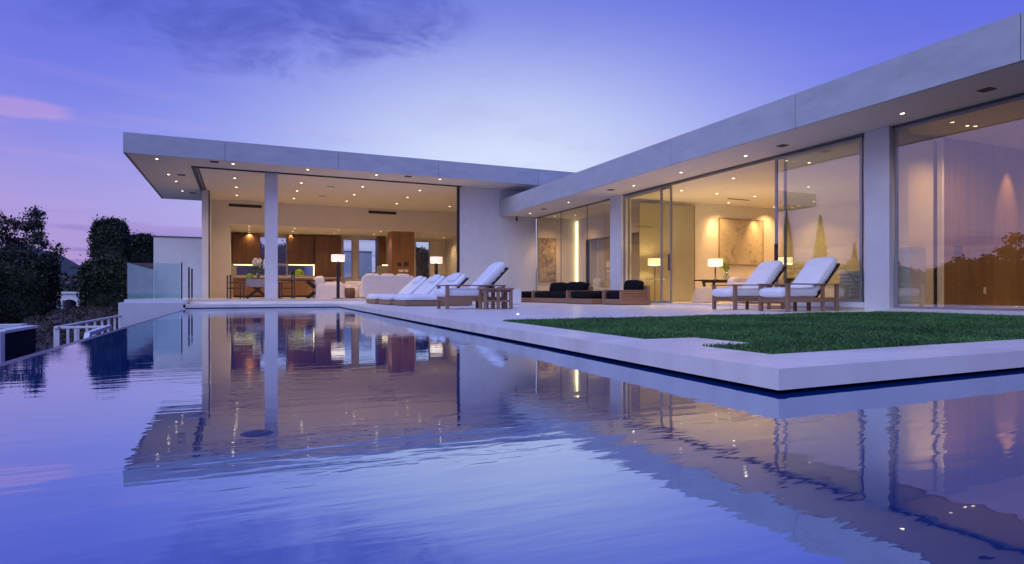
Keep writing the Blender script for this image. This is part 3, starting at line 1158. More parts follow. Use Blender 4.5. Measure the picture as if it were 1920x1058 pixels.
# teak side table
st = thing('side_table', 'small teak side table with six square legs beside the reclining chair', 'side table', (5.08, 13.15, ZD), R(-2))
MB().box(-.03, .73, -.03, .43, .455, .485).build('table_top', M['teak'], st, bevel=.004)
for x in (0.0, .315, .63):
    for y in (.0, .335):
        box('leg', M['teak_v'], st, x, x + .07, y, y + .065, 0, .454, bevel=.004)
for y in (.022, .357):
    box('stretcher', M['teak'], st, .072, .313, y, y + .022, .17, .215)
    box('stretcher', M['teak'], st, .387, .628, y, y + .022, .17, .215)
MB().box(.02, .68, .072, .33, .40, .45).build('apron', M['teak'], st)
tr_ = MB().lathe([(0, 0), (.05, 0), (.06, .03), (.05, .035), (.045, .01), (0, .01)], (5.55, 13.35, ZD + .486), 14)
tag(tr_.build('candle_dish', M['chrome']), 'little shiny dish standing on the slatted side table', 'dish')

# white cube table and the dark tray on it
cube = thing('cube_table', 'plain white cube table behind the reclining chair', 'table', (7.55, 18.6, ZD))
MB().box(0, .95, 0, .8, .012, .50).build('body', M['plaster'], cube, bevel=.012)
MB().box(.04, .91, .04, .76, 0, .011).build('base', M['reveal'], cube)
tray = MB().box(7.6, 8.25, 18.65, 19.2, ZD + .501, ZD + .515)
tray.box(7.6, 8.25, 18.65, 18.68, ZD + .515, ZD + .55)
tray.box(7.6, 8.25, 19.17, 19.2, ZD + .515, ZD + .55)
tray.box(7.6, 7.63, 18.68, 19.17, ZD + .515, ZD + .55)
tray.box(8.22, 8.25, 18.68, 19.17, ZD + .515, ZD + .55)
tag(tray.build('tray', M['grey_fab']), 'flat dark tray lying on the white cube table', 'tray')


def chaise(label, loc, group):
    t = thing('chaise_lounge', label, 'chaise lounge', loc, 0, group)
    Wd, L = 1.66, 2.0
    MB().box(0, L, 0, Wd, .02, .155).build('platform', M['teak'], t, bevel=.006)
    MB().box(.04, L - .04, .04, Wd - .04, 0, .019).build('plinth', M['reveal'], t)
    cushion_part('seat_cushion', M['white_fab'], t, (.66, Wd / 2, .245), (.68, Wd / 2 - .005, .105), .22, 0, .05, 5)
    ang = R(43)
    dx, dz_ = math.cos(ang), math.sin(ang)
    bx, bz = 1.22, .19
    bf = MB()
    bf.beam((bx, Wd / 2, bz), (bx + dx * .93, Wd / 2, bz + dz_ * .93), Wd - .02, .03, up=(-dz_, 0, dx))
    bf.build('back_frame', M['ebony'], t)
    q = .46
    cx, cz = bx + dx * q - dz_ * .11, bz + dz_ * q + dx * .11
    cushion_part('back_cushion', M['white_fab'], t, (cx, Wd / 2, cz), (.49, Wd / 2 - .005, .09), .22, -ang, .05, 6)
    q = .72
    cx, cz = bx + dx * q - dz_ * .23, bz + dz_ * q + dx * .23
    MB().cushion((cx, .48, cz), (.17, .36, .06), .35, -ang, seed=8).build('head_pillow', M['white_fab'], t, smooth=True)
    MB().beam((bx + dx * .5, .06, bz + dz_ * .5 - .02), (bx + dx * .75 + .05, .06, .16), .03, .03).build('back_strut', M['ebony'], t)
    return t


GL = 'white chaise lounges by the pool'
ch = chaise('low white chaise lounge on a wood platform, nearest the reclining chair', (4.28, 17.25, ZD), GL)
copy_tree(ch, (4.22, 19.1, ZD), None, 'low white chaise lounge on a wood platform, middle one of the three')
copy_tree(ch, (4.16, 21.0, ZD), None, 'low white chaise lounge on a wood platform, nearest the pavilion')


def block_seat(name, label, cat, loc, Wd, D, arms=True, back=True, ncush=1, group=None, slatted=True):
    """thick wooden frame, front at -x, black cushions; width along y"""
    t = thing(name, label, cat, loc, 0, group)
    MB().box(.03, D - .03, .03, Wd - .03, 0, .029).build('plinth', M['reveal'], t)
    MB().box(0, D, 0, Wd, .03, .19).build('base', M['teak'], t, bevel=.005)
    th = .11
    if arms:
        for y in (0, Wd - th):
            box('arm_post', M['teak_v'], t, 0, .1, y, y + th, .191, .44, bevel=.004)
            box('arm_top', M['teak'], t, 0, D - .111, y, y + th, .441, .475, bevel=.004)
            for k in range(3):
                box('arm_slat', M['teak'], t, .101, D - .111, y + .02, y + th - .02, .195 + k * .083, .27 + k * .083)
    if back:
        box('back_panel', M['teak_v'], t, D - .11, D, 0, Wd, .191, .62, bevel=.005)
    y0, y1 = (th + .01, Wd - th - .01) if arms else (.02, Wd - .02)
    x1 = D - .12 if back else D - .02
    cw_ = (y1 - y0) / ncush
    for k in range(ncush):
        ya, yb = y0 + k * cw_, y0 + (k + 1) * cw_
        cushion_part('seat_cushion', M['black_fab'], t, (x1 / 2 + .01, (ya + yb) / 2, .315), (x1 / 2 - .02, cw_ / 2 - .003, .135), .25, 0, .05, 20 + k)
        if back:
            MB().cushion((x1 - .12, (ya + yb) / 2, .60), (.13, cw_ / 2 - .01, .19), .35, R(12), lump=.05, seed=30 + k).build('back_cushion', M['black_fab'], t, smooth=True)
    return t


GS = 'wooden garden seats with black cushions'
block_seat('armchair', 'chunky wooden armchair with black cushions beside the sliding door', 'armchair', (10.78, 16.15, ZD), 1.12, 1.08, group=GS)
block_seat('ottoman', 'low wooden ottoman with black cushion between the sofa and the chunky armchair', 'ottoman', (10.55, 17.55, ZD), 1.6, .95, arms=False, back=False, group=GS)
block_seat('sofa', 'long wooden sofa with black cushions in front of the corridor glass', 'sofa', (10.75, 19.55, ZD), 3.0, 1.08, ncush=2, group=GS)
block_seat('ottoman', 'wooden ottoman with black cushion half hidden behind the white cube table', 'ottoman', (10.2, 22.75, ZD), 1.5, .95, arms=False, back=False, group=GS)


# ================================================================== FURNITURE, indoors
# dining table with crossed legs, runner, vase
dt = thing('dining_table', 'dark dining table with crossed legs left of the column', 'dining table', (ony(462, 556, 27.2).x, 27.2, ZP))
TL = 3.4
MB().box(-.35, TL, 0, 1.1, .73, .775).build('table_top', M['ebony'], dt, bevel=.004)
for x in (.0, TL - 1.0):
    for y in (.15, .95):
        cr = MB()
        cr.beam((x, y, 0), (x + .85, y, .73), .05, .09)
        cr.build('cross_leg', M['ebony'], dt)
        cr = MB()
        cr.beam((x + .85, y + .05, 0), (x, y + .05, .73), .05, .09)
        cr.build('cross_leg', M['ebony'], dt)
rn = MB().box(dt.location.x - .02, dt.location.x + .86, 27.17, 28.33, ZP + .777, ZP + .787)
rn.box(dt.location.x - .02, dt.location.x + .86, 27.165, 27.18, ZP + .47, ZP + .787)
tag(rn.build('table_runner', M['grey_fab']), 'grey cloth runner hanging over the dining table edge', 'table runner')


def flower_bunch(name, label, loc, n, h, spread, vr, vh, bloom='white_flower', seed=1):
    rr = random.Random(seed)
    t = thing(name, label, 'vase', loc)
    MB().lathe([(0, 0), (vr * .8, 0), (vr, vh), (vr * .94, vh), (vr * .74, .015), (0, .015)], (0, 0, 0), 16).build('vase', M['vase_glass'], t, smooth=True)
    stm, blm = MB(), MB()
    for _ in range(n):
        a, q = rr.uniform(0, 6.28), rr.uniform(.15, 1)
        tip = Vector((math.cos(a) * q * spread, math.sin(a) * q * spread, h * rr.uniform(.75, 1.0)))
        stm.tube((rr.uniform(-.03, .03), rr.uniform(-.03, .03), .02), tip, .006, .005, 5)
        for k in range(7):
            w_ = tip + Vector((rr.uniform(-.035, .035), rr.uniform(-.035, .035), -k * .035 + .03))
            blm.cushion(tuple(w_), (.032, .032, .042), .9, 0, 8, 6)
        for k in range(3):
            m_ = tip * rr.uniform(.35, .7)
            e = m_ + Vector((rr.uniform(-.12, .12), rr.uniform(-.12, .12), rr.uniform(.05, .2)))
            d = (e - m_).normalized().cross(Vector((0, 0, 1))).normalized() * .018
            stm.add([m_, (m_ + e) / 2 + d, e, (m_ + e) / 2 - d], [(0, 1, 2, 3)])
    tag(stm.build('greenery', M['stem'], t), kind='stuff')
    tag(blm.build('blossom', M[bloom], t, smooth=True), kind='stuff')
    return t


vx_ = ony(484, 520, 27.6).x
flower_bunch('flower_vase', 'tall glass vase of white flowers on the dining table', (vx_, 27.6, ZP + .789), 13, .82, .30, .08, .34, seed=5)


def bowl_ball(label, loc, r, pot='ceramic'):
    t = thing('flower_bowl', label, 'bowl', loc)
    MB().lathe([(0, 0), (r * .6, 0), (r * .85, r * .6), (r * .8, r * .6), (r * .5, .01), (0, .01)], (0, 0, 0), 14).build('bowl', M[pot], t, smooth=True)
    mb = MB()
    rr = random.Random(int(loc[0] * 100))
    for _ in range(90):
        a, b_ = rr.uniform(0, 6.28), rr.uniform(-.3, 1.5)
        q = Vector((math.cos(a) * math.cos(b_), math.sin(a) * math.cos(b_), math.sin(b_))) * r * rr.uniform(.8, 1.0) + Vector((0, 0, r * .75))
        mb.cushion(tuple(q), (r * .2,) * 3, 1.0, 0, 6, 4)
    tag(mb.build('blossom', M['green_flower'], t), kind='stuff')
    return t


pz = ony(468, 516, 27.7)
bowl_ball('bowl of bright green flowers on the dining table left of the vase', (pz.x, 27.7, ZP + .789), .13)
pz = ony(562, 517, 35.7)
bowl_ball('round bright green flower ball on the wooden kitchen island', (pz.x, 35.8, iz + .001), .24)


def director_chair(label, loc, rz, group):
    t = thing('director_chair', label, 'chair', loc, rz, group)
    for x in (0, .5):
        for y in (0, .46):
            box('leg', M['chair_wood'], t, x, x + .055, y, y + .045, 0, .64 if x == 0 else .96)
        box('foot_rail', M['chair_wood'], t, x + .005, x + .035, .031, .459, .10, .13)
    for y in (0, .46):
        box('arm', M['chair_wood'], t, -.03, .5, y - .015, y + .045, .641, .665)
        box('side_rail', M['chair_wood'], t, .041, .499, y, y + .03, .40, .44)
    box('seat', M['chair_wood'], t, .01, .53, .031, .459, .42, .45)
    box('backrest', M['grey_fab'], t, .541, .556, -.01, .50, .70, .95)
    return t


M['chair_wood'] = wood('chair_wood', (.06, .032, .022), (.13, .072, .048), 5.0, (8, 8, 1.2), .5)
GD = 'wooden director chairs round the dining table'
p = ony(424, 556, 27.3)
director_chair('wooden director chair at the left end of the dining table, back to the pier', (p.x + .68, 27.05, ZP), R(180), GD).location.y += .5
dcs = [o for o in S.objects if o.name.startswith('director_chair')][0]
copy_tree(dcs, (ony(452, 556, 26.6).x, 28.9, ZP), R(180), 'wooden director chair standing behind the left end of the dining table')
copy_tree(dcs, (ony(527, 556, 26.9).x, 26.9, ZP), R(8), 'wooden director chair just right of the white column')


def floor_lamp(label, loc, h=1.79, group=None):
    t = thing('floor_lamp', label, 'floor lamp', loc, 0, group)
    MB().lathe([(0, 0), (.24, 0), (.24, .018), (.05, .03), (0, .03)], (0, 0, 0), 24).build('base', M['dark_metal'], t, smooth=False)
    MB().box(-.06, .06, -.06, .06, .031, h - .27).build('pole', M['ebony'], t, bevel=.01)
    sh = MB()
    sh.lathe([(.27, h - .27), (.27, h), (.262, h), (.262, h - .27), (.27, h - .27)], (0, 0, 0), 28)
    sh.build('lamp_shade', M['shade'], t, smooth=False)
    MB().tube((0, 0, h - .27), (0, 0, h - .1), .02, .02, 8).build('socket', M['chrome'], t)
    point((0, 0, h - .06), 14, parent=t)
    return t


GF = 'floor lamps with pale drum shades'
floor_lamp('floor lamp with pale drum shade beside the slipcovered armchair', (3.62, 25.9, ZP), group=GF)
floor_lamp('floor lamp with pale drum shade beside the tall white wall', (ony(818, 480, 25.8).x, 25.8, ZP), group=GF)


# slipcovered armchair
def slip_chair():
    t = thing('slipcover_armchair', 'white slipcovered armchair left of the floor lamp', 'armchair', (ony(592, 557, 27.0).x, 27.0, ZP))
    Wd, D = 1.25, 1.0
    bm = bmesh.new()
    mb = MB()
    # draped body: skirt that flares to the floor
    n = 64
    rings = []
    for (sc, z) in ((1.0, .0), (.985, .10), (.96, .3), (.95, .52), (.93, .62), (.84, .64)):
        ring = []
        for i in range(n):
            a = 2 * math.pi * i / n
            cx_, sy_ = math.cos(a), math.sin(a)
            x = math.copysign(abs(cx_) ** .3, cx_) * Wd / 2
            y = math.copysign(abs(sy_) ** .3, sy_) * D / 2
            fl = (1 - z / .64) * .045 * math.sin(a * 11 + 1.3 * math.sin(a * 3)) + (1 - z / .64) * .02 * math.sin(a * 23)
            ring.append((Wd / 2 + x * sc * (1 + fl), D / 2 + y * sc * (1 + fl), z))
        rings.append(ring)
    vs = [v for r_ in rings for v in r_]
    fs = [(k * n + i, k * n + (i + 1) % n, (k + 1) * n + (i + 1) % n, (k + 1) * n + i) for k in range(len(rings) - 1) for i in range(n)]
    fs.append(tuple((len(rings) - 1) * n + i for i in range(n)))
    mb.add(vs, fs)
    mb.build('slipcover', M['linen'], t, smooth=True)
    MB().cushion((.20, D / 2, .68), (.20, D / 2 - .05, .26), .4, R(-12), lump=.05).build('back_cushion', M['linen'], t, smooth=True)
    MB().cushion((.72, D / 2, .62), (.40, D / 2 - .16, .10), .3, 0).build('seat_cushion', M['linen'], t, smooth=True)
    return t


slip_chair()
# woven stool, white sofa with pillows
p = ony(656, 556, 27.2)
stl = thing('woven_stool', 'small dark woven stool between the white seats', 'stool', (p.x, 27.2, ZP))
MB().lathe([(0, 0), (.20, 0), (.23, .22), (.20, .45), (0, .45)], (0, 0, 0), 20).build('body', M['wicker'], stl, smooth=True)
MB().lathe([(0, .03), (.19, .03), (.205, .0)], (0, 0, .451), 20).build('seat', M['linen'], stl, smooth=True)

sf = thing('white_sofa', 'large white sofa seen from behind with pillows along its back', 'sofa', (ony(678, 556, 26.3).x, 26.2, ZP))
SW = ony(778, 556, 26.3).x - sf.location.x
MB().cushion((SW / 2, .11, .50), (SW / 2, .12, .485), .12, 0, 48, 20).build('back', M['linen'], sf, smooth=True)
MB().cushion((SW / 2, .70, .23), (SW / 2, .50, .21), .15, 0, 40, 14).build('base', M['linen'], sf, smooth=True)
for x in (.13, SW - .13):
    MB().cushion((x, .66, .36), (.12, .52, .33), .2, 0).build('arm', M['linen'], sf, smooth=True)
for k in range(2):
    wq = (SW - .5) / 2
    MB().cushion((.25 + wq * (k + .5), .72, .52), (wq / 2 - .01, .45, .10), .25, 0).build('seat_cushion', M['linen'], sf, smooth=True)
for k in range(3):
    q = (SW - .3) / 3
    t_ = thing('pillow', 'white pillow on the white sofa, ' + ('leftmost', 'middle', 'rightmost')[k] + ' of the row of three', 'pillow', (sf.location.x + .15 + q * (k + .5), 26.52, ZP + .62), 0, 'pillows on the white sofa')
    MB().cushion((0, 0, .21), (q / 2 - .02, .10, .235), .45, 0).build('cover', M['linen'], t_, smooth=True)
    MB().cushion((0, -.103, .21), (.02, .004, .02), .8, 0, 8, 6).build('button', M['cream_fab'], t_, smooth=True)
ls = thing('white_armchair', 'white upholstered armchair behind the floor lamp, left of the large sofa', 'armchair', (ony(652, 556, 28.6).x, 28.7, ZP))
MB().cushion((.55, .45, .25), (.55, .45, .25), .18, 0).build('base', M['linen'], ls, smooth=True)
MB().cushion((.55, .80, .48), (.55, .12, .30), .2, 0).build('back', M['linen'], ls, smooth=True)
for x in (.1, 1.0):
    MB().cushion((x, .45, .38), (.11, .44, .22), .22, 0).build('arm', M['linen'], ls, smooth=True)

# plants against the lit side wall of the kitchen
for i, (u, y) in enumerate(((828, 36.6), (846, 35.4))):
    p = ony(u, 540, y)
    t = thing('tall_plant', ('leafy green plant at the far end of the scalloped wall', 'leafy green plant nearest the pavilion door jamb')[i], 'plant', (min(p.x, 11.5), y, ZP), 0, 'plants along the lit wall')
    MB().lathe([(0, 0), (.16, 0), (.2, .4), (.18, .4), (.15, .05), (0, .05)], (0, 0, 0), 14).build('pot', M['ceramic'], t, smooth=True)
    fr = MB()
    rr = random.Random(50 + i)
    for k in range(22):
        a, hh = rr.uniform(0, 6.28), rr.uniform(1.3, 1.9)
        o_ = Vector((math.cos(a), math.sin(a), 0))
        pts = [Vector((0, 0, .4)) + o_ * (.34 * s_ ** 2) + Vector((0, 0, (hh - .4) * (s_ - .25 * s_ ** 3))) for s_ in (0, .35, .7, 1.0)]
        sd = o_.cross(Vector((0, 0, 1))) * .035
        vs = [pts[0] - sd * .3, pts[0] + sd * .3, pts[1] - sd, pts[1] + sd, pts[2] - sd, pts[2] + sd, pts[3]]
        fr.add(vs, [(0, 1, 3, 2), (2, 3, 5, 4), (4, 5, 6)])
    tag(fr.build('foliage', M['frond'], t), kind='stuff')


# ---- room behind the open doorway
def art_mat(name, cols, scale, seed):
    m = bpy.data.materials.new(name)
    m.use_nodes = True
    t = NT(m.node_tree)
    b = m.node_tree.nodes['Principled BSDF']
    co = t.n('ShaderNodeTexCoord')
    mp = t.n('ShaderNodeMapping')
    t.link(co.outputs['Object'], mp.inputs[0])
    mp.inputs['Location'].default_value = (seed, seed * 2, seed)
    n1 = t.noise(mp.outputs[0], scale, 8, .7, 1.4)
    n2 = t.noise(mp.outputs[0], scale * 5, 5, .7, .6)
    f = t.math('ADD', t.math('MULTIPLY', n1, .65), t.math('MULTIPLY', n2, .35))
    t.link(t.ramp(f, cols), b.inputs['Base Color'])
    b.inputs['Roughness'].default_value = .85
    return m


M['art1'] = art_mat('canvas_pale', [(.36, (.30, .23, .15)), (.46, (.52, .44, .32)), (.54, (.60, .52, .40)), (.64, (.42, .33, .22))], 1.4, 3)
M['art2'] = art_mat('canvas_dark', [(.40, (.07, .05, .035)), (.49, (.34, .26, .14)), (.56, (.56, .46, .28)), (.66, (.22, .16, .09))], 2.4, 9)


def painting(label, x0, x1, z0, z1, y, m):
    t = thing('painting', label, 'painting', ((x0 + x1) / 2, y, z0))
    w2 = (x1 - x0) / 2
    MB().box(-w2 + .02, w2 - .02, -.03, -.004, .02, z1 - z0 - .02).build('canvas', m, t)
    fr = MB()
    fr.box(-w2, w2, -.045, -.004, 0, .02)
    fr.box(-w2, w2, -.045, -.004, z1 - z0 - .02, z1 - z0)
    fr.box(-w2, -w2 + .02, -.045, -.004, .02, z1 - z0 - .02)
    fr.box(w2 - .02, w2, -.045, -.004, .02, z1 - z0 - .02)
    fr.build('frame', M['teak'], t)
    return t


a, b = ony(1347, 409, YA), ony(1430, 498, YA)
painting('large pale abstract painting on the wall behind the table lamps', a.x, b.x, b.z, a.z, YA, M['art1'])
a, b = ony(1004, 446, 24.58), ony(1042, 529, 24.58)
painting('dark abstract painting lit from above behind the black sofa', 12.06, b.x, b.z, a.z, 24.58, M['art2'])

# console table with trestle legs
cxa, cxb = ony(1320, 517, 15.9).x, ony(1425, 517, 15.9).x
ct = thing('console_table', 'long dark console table with splayed trestle legs', 'console table', (cxa, 15.9, ZF))
cl = cxb - cxa
MB().box(0, cl, 0, .5, .70, .745).build('table_top', M['ebony'], ct, bevel=.006)
MB().box(.25, cl - .25, .1, .4, .65, .699).build('apron', M['ebony'], ct)
for x in (.42, cl - .42):
    for sx in (-1, 1):
        MB().beam((x + sx * .04, .25, .05), (x + sx * .22, .25, .65), .06, .07).build('leg', M['ebony'], ct)
    MB().box(x - .16, x + .16, .05, .45, 0, .05).build('foot', M['ebony'], ct)


def table_lamp(label, loc, group):
    t = thing('table_lamp', label, 'table lamp', loc, 0, group)
    MB().lathe([(0, 0), (.09, 0), (.085, .015), (.022, .03), (.018, .12), (.026, .36), (.036, .42), (.014, .45), (.010, .52), (0, .52)], (0, 0, 0), 16).build('base', M['dark_metal'], t, smooth=True)
    MB().lathe([(.235, .47), (.235, .69), (.228, .69), (.228, .47), (.235, .47)], (0, 0, 0), 28).build('lamp_shade', M['shade_hot'], t)
    point((0, 0, .60), 55, color=(1, .70, .36), parent=t)
    return t


GT = 'table lamps with glowing drum shades'
table_lamp('lit table lamp with drum shade at the left end of the console table', (ony(1346, 510, 16.0).x, 16.12, ZF + .746), GT)
table_lamp('lit table lamp with drum shade half behind the door frame', (ony(1472, 510, 15.2).x, 15.2, ZF + .80), GT)


def branch_vase(label, loc, seed, n, h, m='frond', spread=.3):
    t = thing('branch_vase', label, 'vase', loc, 0, None)
    MB().lathe([(0, 0), (.07, 0), (.10, .1), (.07, .22), (.05, .26), (.045, .26), (.06, .2), (0, .02)], (0, 0, 0), 16).build('vase', M['vase_glass'], t, smooth=True)
    fr = MB()
    rr = random.Random(seed)
    for k in range(n):
        a, hh = rr.uniform(0, 6.28), h * rr.uniform(.6, 1)
        o_ = Vector((math.cos(a), math.sin(a), 0))
        sp = spread * rr.uniform(.4, 1)
        pts = [Vector((0, 0, .1)) + o_ * (sp * s_ ** 1.6) + Vector((0, 0, hh * (s_ - .2 * s_ ** 3))) for s_ in (0, .3, .6, .85, 1)]
        for i in range(4):
            fr.tube(pts[i], pts[i + 1], .008 - i * .0012, .0068 - i * .0012, 5, False)
        for i in range(7):
            s_ = rr.uniform(.45, 1)
            q = Vector((0, 0, .1)) + o_ * (sp * s_ ** 1.6) + Vector((0, 0, hh * (s_ - .2 * s_ ** 3)))
            e = q + Vector((rr.uniform(-.1, .1), rr.uniform(-.1, .1), rr.uniform(-.03, .12)))
            sd = (e - q).cross(Vector((rr.uniform(-1, 1), rr.uniform(-1, 1), rr.uniform(-1, 1)))).normalized() * .018
            fr.add([q, (q + e) / 2 + sd, e, (q + e) / 2 - sd], [(0, 1, 2, 3)])
    tag(fr.build('foliage', M[m], t), kind='stuff')
    return t


branch_vase('glass vase of green leaves beside the left table lamp', (ony(1362, 510, 16.1).x, 16.1, ZF + .746), 4, 16, .62, 'frond', .2)
branch_vase('vase of dark arching branches under the painting', (ony(1432, 510, 16.4).x, 16.2, ZF + .80), 9, 12, .66, 'frond', .45)
st2 = thing('side_cabinet', 'low dark cabinet below the arching branches', 'cabinet', (ony(1420, 540, 15.9).x, 15.1, ZF))
MB().box(0, 2.0, 0, 1.3, .72, .80).build('table_top', M['ebony'], st2, bevel=.004)
for x in (.05, 1.85):
    for y in (.05, 1.15):
        box('leg', M['ebony'], st2, x, x + .09, y, y + .09, 0, .719)
# pouffes and seats inside
pf = thing('pouffe', 'tapered beige pouffe below the console table', 'pouffe', (ony(1318, 555, 15.6).x, 15.5, ZF))
MB().lathe([(0, 0), (.42, 0), (.43, .05), (.30, .46), (.26, .50), (0, .51)], (0, 0, 0), 24).build('body', M['cream_fab'], pf, smooth=True)
MB().lathe([(.425, 0), (.43, .012), (.425, .024)], (0, 0, .045), 24).build('piping', M['linen'], pf, smooth=True)
sf2 = thing('indoor_sofa', 'pale upholstered sofa behind the reclining chairs, inside the room', 'sofa', (ony(1400, 555, 13.6).x, 13.4, ZF))
MB().cushion((1.1, .5, .22), (1.1, .5, .21), .18, 0).build('base', M['linen'], sf2, smooth=True)
MB().cushion((1.1, .9, .42), (1.1, .14, .38), .2, 0).build('back', M['linen'], sf2, smooth=True)
for x in (.12, 2.08):
    MB().cushion((x, .5, .34), (.13, .5, .27), .25, 0).build('arm', M['linen'], sf2, smooth=True)
ra = thing('round_armchair', 'rounded pale armchair behind the big mirroring pane', 'armchair', (13.3, 9.9, ZF))
MB().lathe([(0, 0), (.48, 0), (.50, .2), (.49, .75), (.44, .82), (.38, .78), (.36, .44), (0, .42)], (0, 0, 0), 28).build('shell', M['linen'], ra, smooth=True)
MB().cushion((0, 0, .47), (.33, .33, .07), .6, 0).build('seat_cushion', M['linen'], ra, smooth=True)
wb_ = thing('wicker_chest', 'brown woven chest behind the glass beside the white column', 'chest', (13.2, 9.0, ZF))
MB().box(0, .9, 0, .6, 0, .55).build('body', M['wicker'], wb_, bevel=.02)
MB().box(-.02, .92, -.02, .62, .551, .62).build('lid', M['wicker'], wb_, bevel=.02)
# corridor bench with cushion
bn_ = thing('bench', 'low cream bench with cushions inside the corridor glass', 'bench', (13.25, 20.4, ZF))
MB().box(0, .6, 0, 2.4, .0, .40).build('body', M['cream_fab'], bn_, bevel=.02)
MB().cushion((.3, 1.2, .45), (.29, 1.19, .07), .2, 0).build('seat_cushion', M['linen'], bn_, smooth=True)
for k, y in enumerate((.4, 1.9)):
    MB().cushion((.46, y, .70), (.10, .28, .22), .4, R(10)).build('back_cushion', M['linen'], bn_, smooth=True)
lampc = table_lamp('lit lamp with drum shade behind the closed sliding door', (13.05, 17.5, ZF + .80), GT)
pd = thing('pedestal_table', 'small pale pedestal table behind the closed sliding door', 'table', (13.05, 17.5, ZF))
MB().lathe([(0, 0), (.2, 0), (.2, .02), (.03, .05), (.03, .76), (0, .76)], (0, 0, 0), 20).build('pedestal', M['chrome'], pd, smooth=False)
MB().lathe([(0, 0), (.33, 0), (.33, .035), (0, .035)], (0, 0, .762), 28).build('table_top', M['pale_lacquer'], pd)


# ================================================================== GARDEN, left of the pool
def leaf_cloud(name, m, parent, pts, size, core=None):
    """many small leaf faces at the given points"""
    n = len(pts)
    a = rng.normal(size=(n, 3))
    a /= np.linalg.norm(a, axis=1, keepdims=True)
    b = rng.normal(size=(n, 3))
    b -= (b * a).sum(1, keepdims=True) * a
    b /= np.linalg.norm(b, axis=1, keepdims=True)
    s = size * rng.uniform(.6, 1.3, (n, 1))
    v = np.stack([pts - a * s, pts + b * s * .5, pts + a * s, pts - b * s * .5], 1)
    verts = v.reshape(-1, 3)
    faces = np.arange(n * 4).reshape(-1, 4)
    me = bpy.data.meshes.new(name)
    cv, cf = (core.v, core.f) if core else ([], [])
    allv = [tuple(p) for p in verts] + list(cv)
    o_ = len(verts)
    allf = [tuple(int(i) for i in f) for f in faces] + [tuple(i + o_ for i in f) for f in cf]
    me.from_pydata(allv, [], allf)
    me.update()
    me.materials.append(m)
    o = bpy.data.objects.new(name, me)
    COL.objects.link(o)
    if parent is not None:
        o.parent = parent
    return o


def hedge(label, x0, x1, y0, y1, z0, z1, n=9000, size=.09, cat='hedge', name='clipped_hedge', m='leaf_hedge', rough=.10):
    t = thing(name, label, cat, ((x0 + x1) / 2, (y0 + y1) / 2, z0))
    hx, hy, hz = (x1 - x0) / 2, (y1 - y0) / 2, (z1 - z0)
    p = rng.uniform(-1, 1, (n, 3))
    # push to the shell of a rounded box
    k = np.abs(p)
    k = (k ** 6).sum(1, keepdims=True) ** (1 / 6)
    sh = p / k * rng.uniform(.86, 1.03, (n, 1))
    ph = sh * np.array([[hx, hy, hz / 2]]) + np.array([[0, 0, hz / 2]])
    ph += rough * np.sin(ph[:, [1, 2, 0]] * 4.1 + 1) * rng.uniform(.4, 1, (n, 1))
    ph += rng.normal(scale=.035, size=(n, 3))
    out = (rng.random((n, 1)) < .06) * rng.uniform(0, .22, (n, 1))
    ph += out * np.array([[0, 0, 1]]) + out * sh * .6
    core = MB().cushion((0, 0, hz / 2), (hx * .88, hy * .88, hz / 2 * .93), .3, 0, 24, 14)
    leaf_cloud('foliage', M[m], t, ph, size, core)
    st_ = MB()
    for i in range(4):
        xx = -hx * .7 + hx * 1.4 * i / 3
        st_.tube((xx, 0, -.4), (xx * .95, .05, hz * .5), .05, .03, 7)
    st_.build('trunk', M['bark'], t)
    return t


def cone_tree(label, x, y, z0, h, r, n=7000, size=.07, m='leaf_cyp', name='cypress_tree', power=.8, cat='tree', group=None):
    t = thing(name, label, cat, (x, y, z0), 0, group)
    q = rng.uniform(0.03, 1, n) ** .8
    prof = np.minimum(1, (1 - q) ** power * 1.15) * np.clip(q * 9, .5, 1)
    a = rng.uniform(0, 2 * np.pi, n)
    rr = r * prof * rng.uniform(.7, 1.05, n) * (1 + .12 * np.sin(a * 5 + q * 17))
    pts = np.stack([np.cos(a) * rr, np.sin(a) * rr, q * h + rng.normal(scale=.05, size=n)], 1)
    core = MB().lathe([(0, .25), (r * .62, h * .08), (r * .7, h * .25), (r * .45, h * .55), (r * .2, h * .82), (0, h * .96)], (0, 0, 0), 12)
    leaf_cloud('crown', M[m], t, pts, size, core)
    MB().tube((0, 0, -.3), (0, 0, h * .3), .12, .08, 8).build('trunk', M['bark'], t)
    return t


def open_tree(label, x, y, z0, h, r, n=9000, size=.10, m='leaf_tree', name='leafy_tree', seed=1, cat='tree', clumps=34, low=.35, group=None):
    t = thing(name, label, cat, (x, y, z0), 0, group)
    rr = random.Random(seed)
    tk = MB()
    tk.tube((0, 0, -.3), (.1, 0, h * .45), .16, .10, 8)
    cents = []
    for k in range(clumps):
        a, q = rr.uniform(0, 6.28), rr.uniform(0, 1) ** .6
        zz = h * rr.uniform(low, 1.0)
        lim = r * math.sqrt(max(.08, 1 - ((zz / h - .58) / .5) ** 2))
        c = Vector((math.cos(a) * q * lim, math.sin(a) * q * lim, zz))
        cents.append((c, rr.uniform(.13, .27) * r))
        tk.tube((.08, 0, h * rr.uniform(.25, .45)), c, .035, .01, 5, False)
    tk.build('trunk', M['bark'], t)
    per = n // clumps
    pts = []
    for c, cr in cents:
        d = rng.normal(size=(per, 3))
        d /= np.linalg.norm(d, axis=1, keepdims=True)
        pts.append(np.array(c) + d * cr * rng.uniform(.25, 1.25, (per, 1)) * np.array([1, 1, .8]))
    leaf_cloud('crown', M[m], t, np.concatenate(pts), size)
    return t


def at(u, dist):
    d = ray(u, 550)
    return d[0] * dist, d[1] * dist


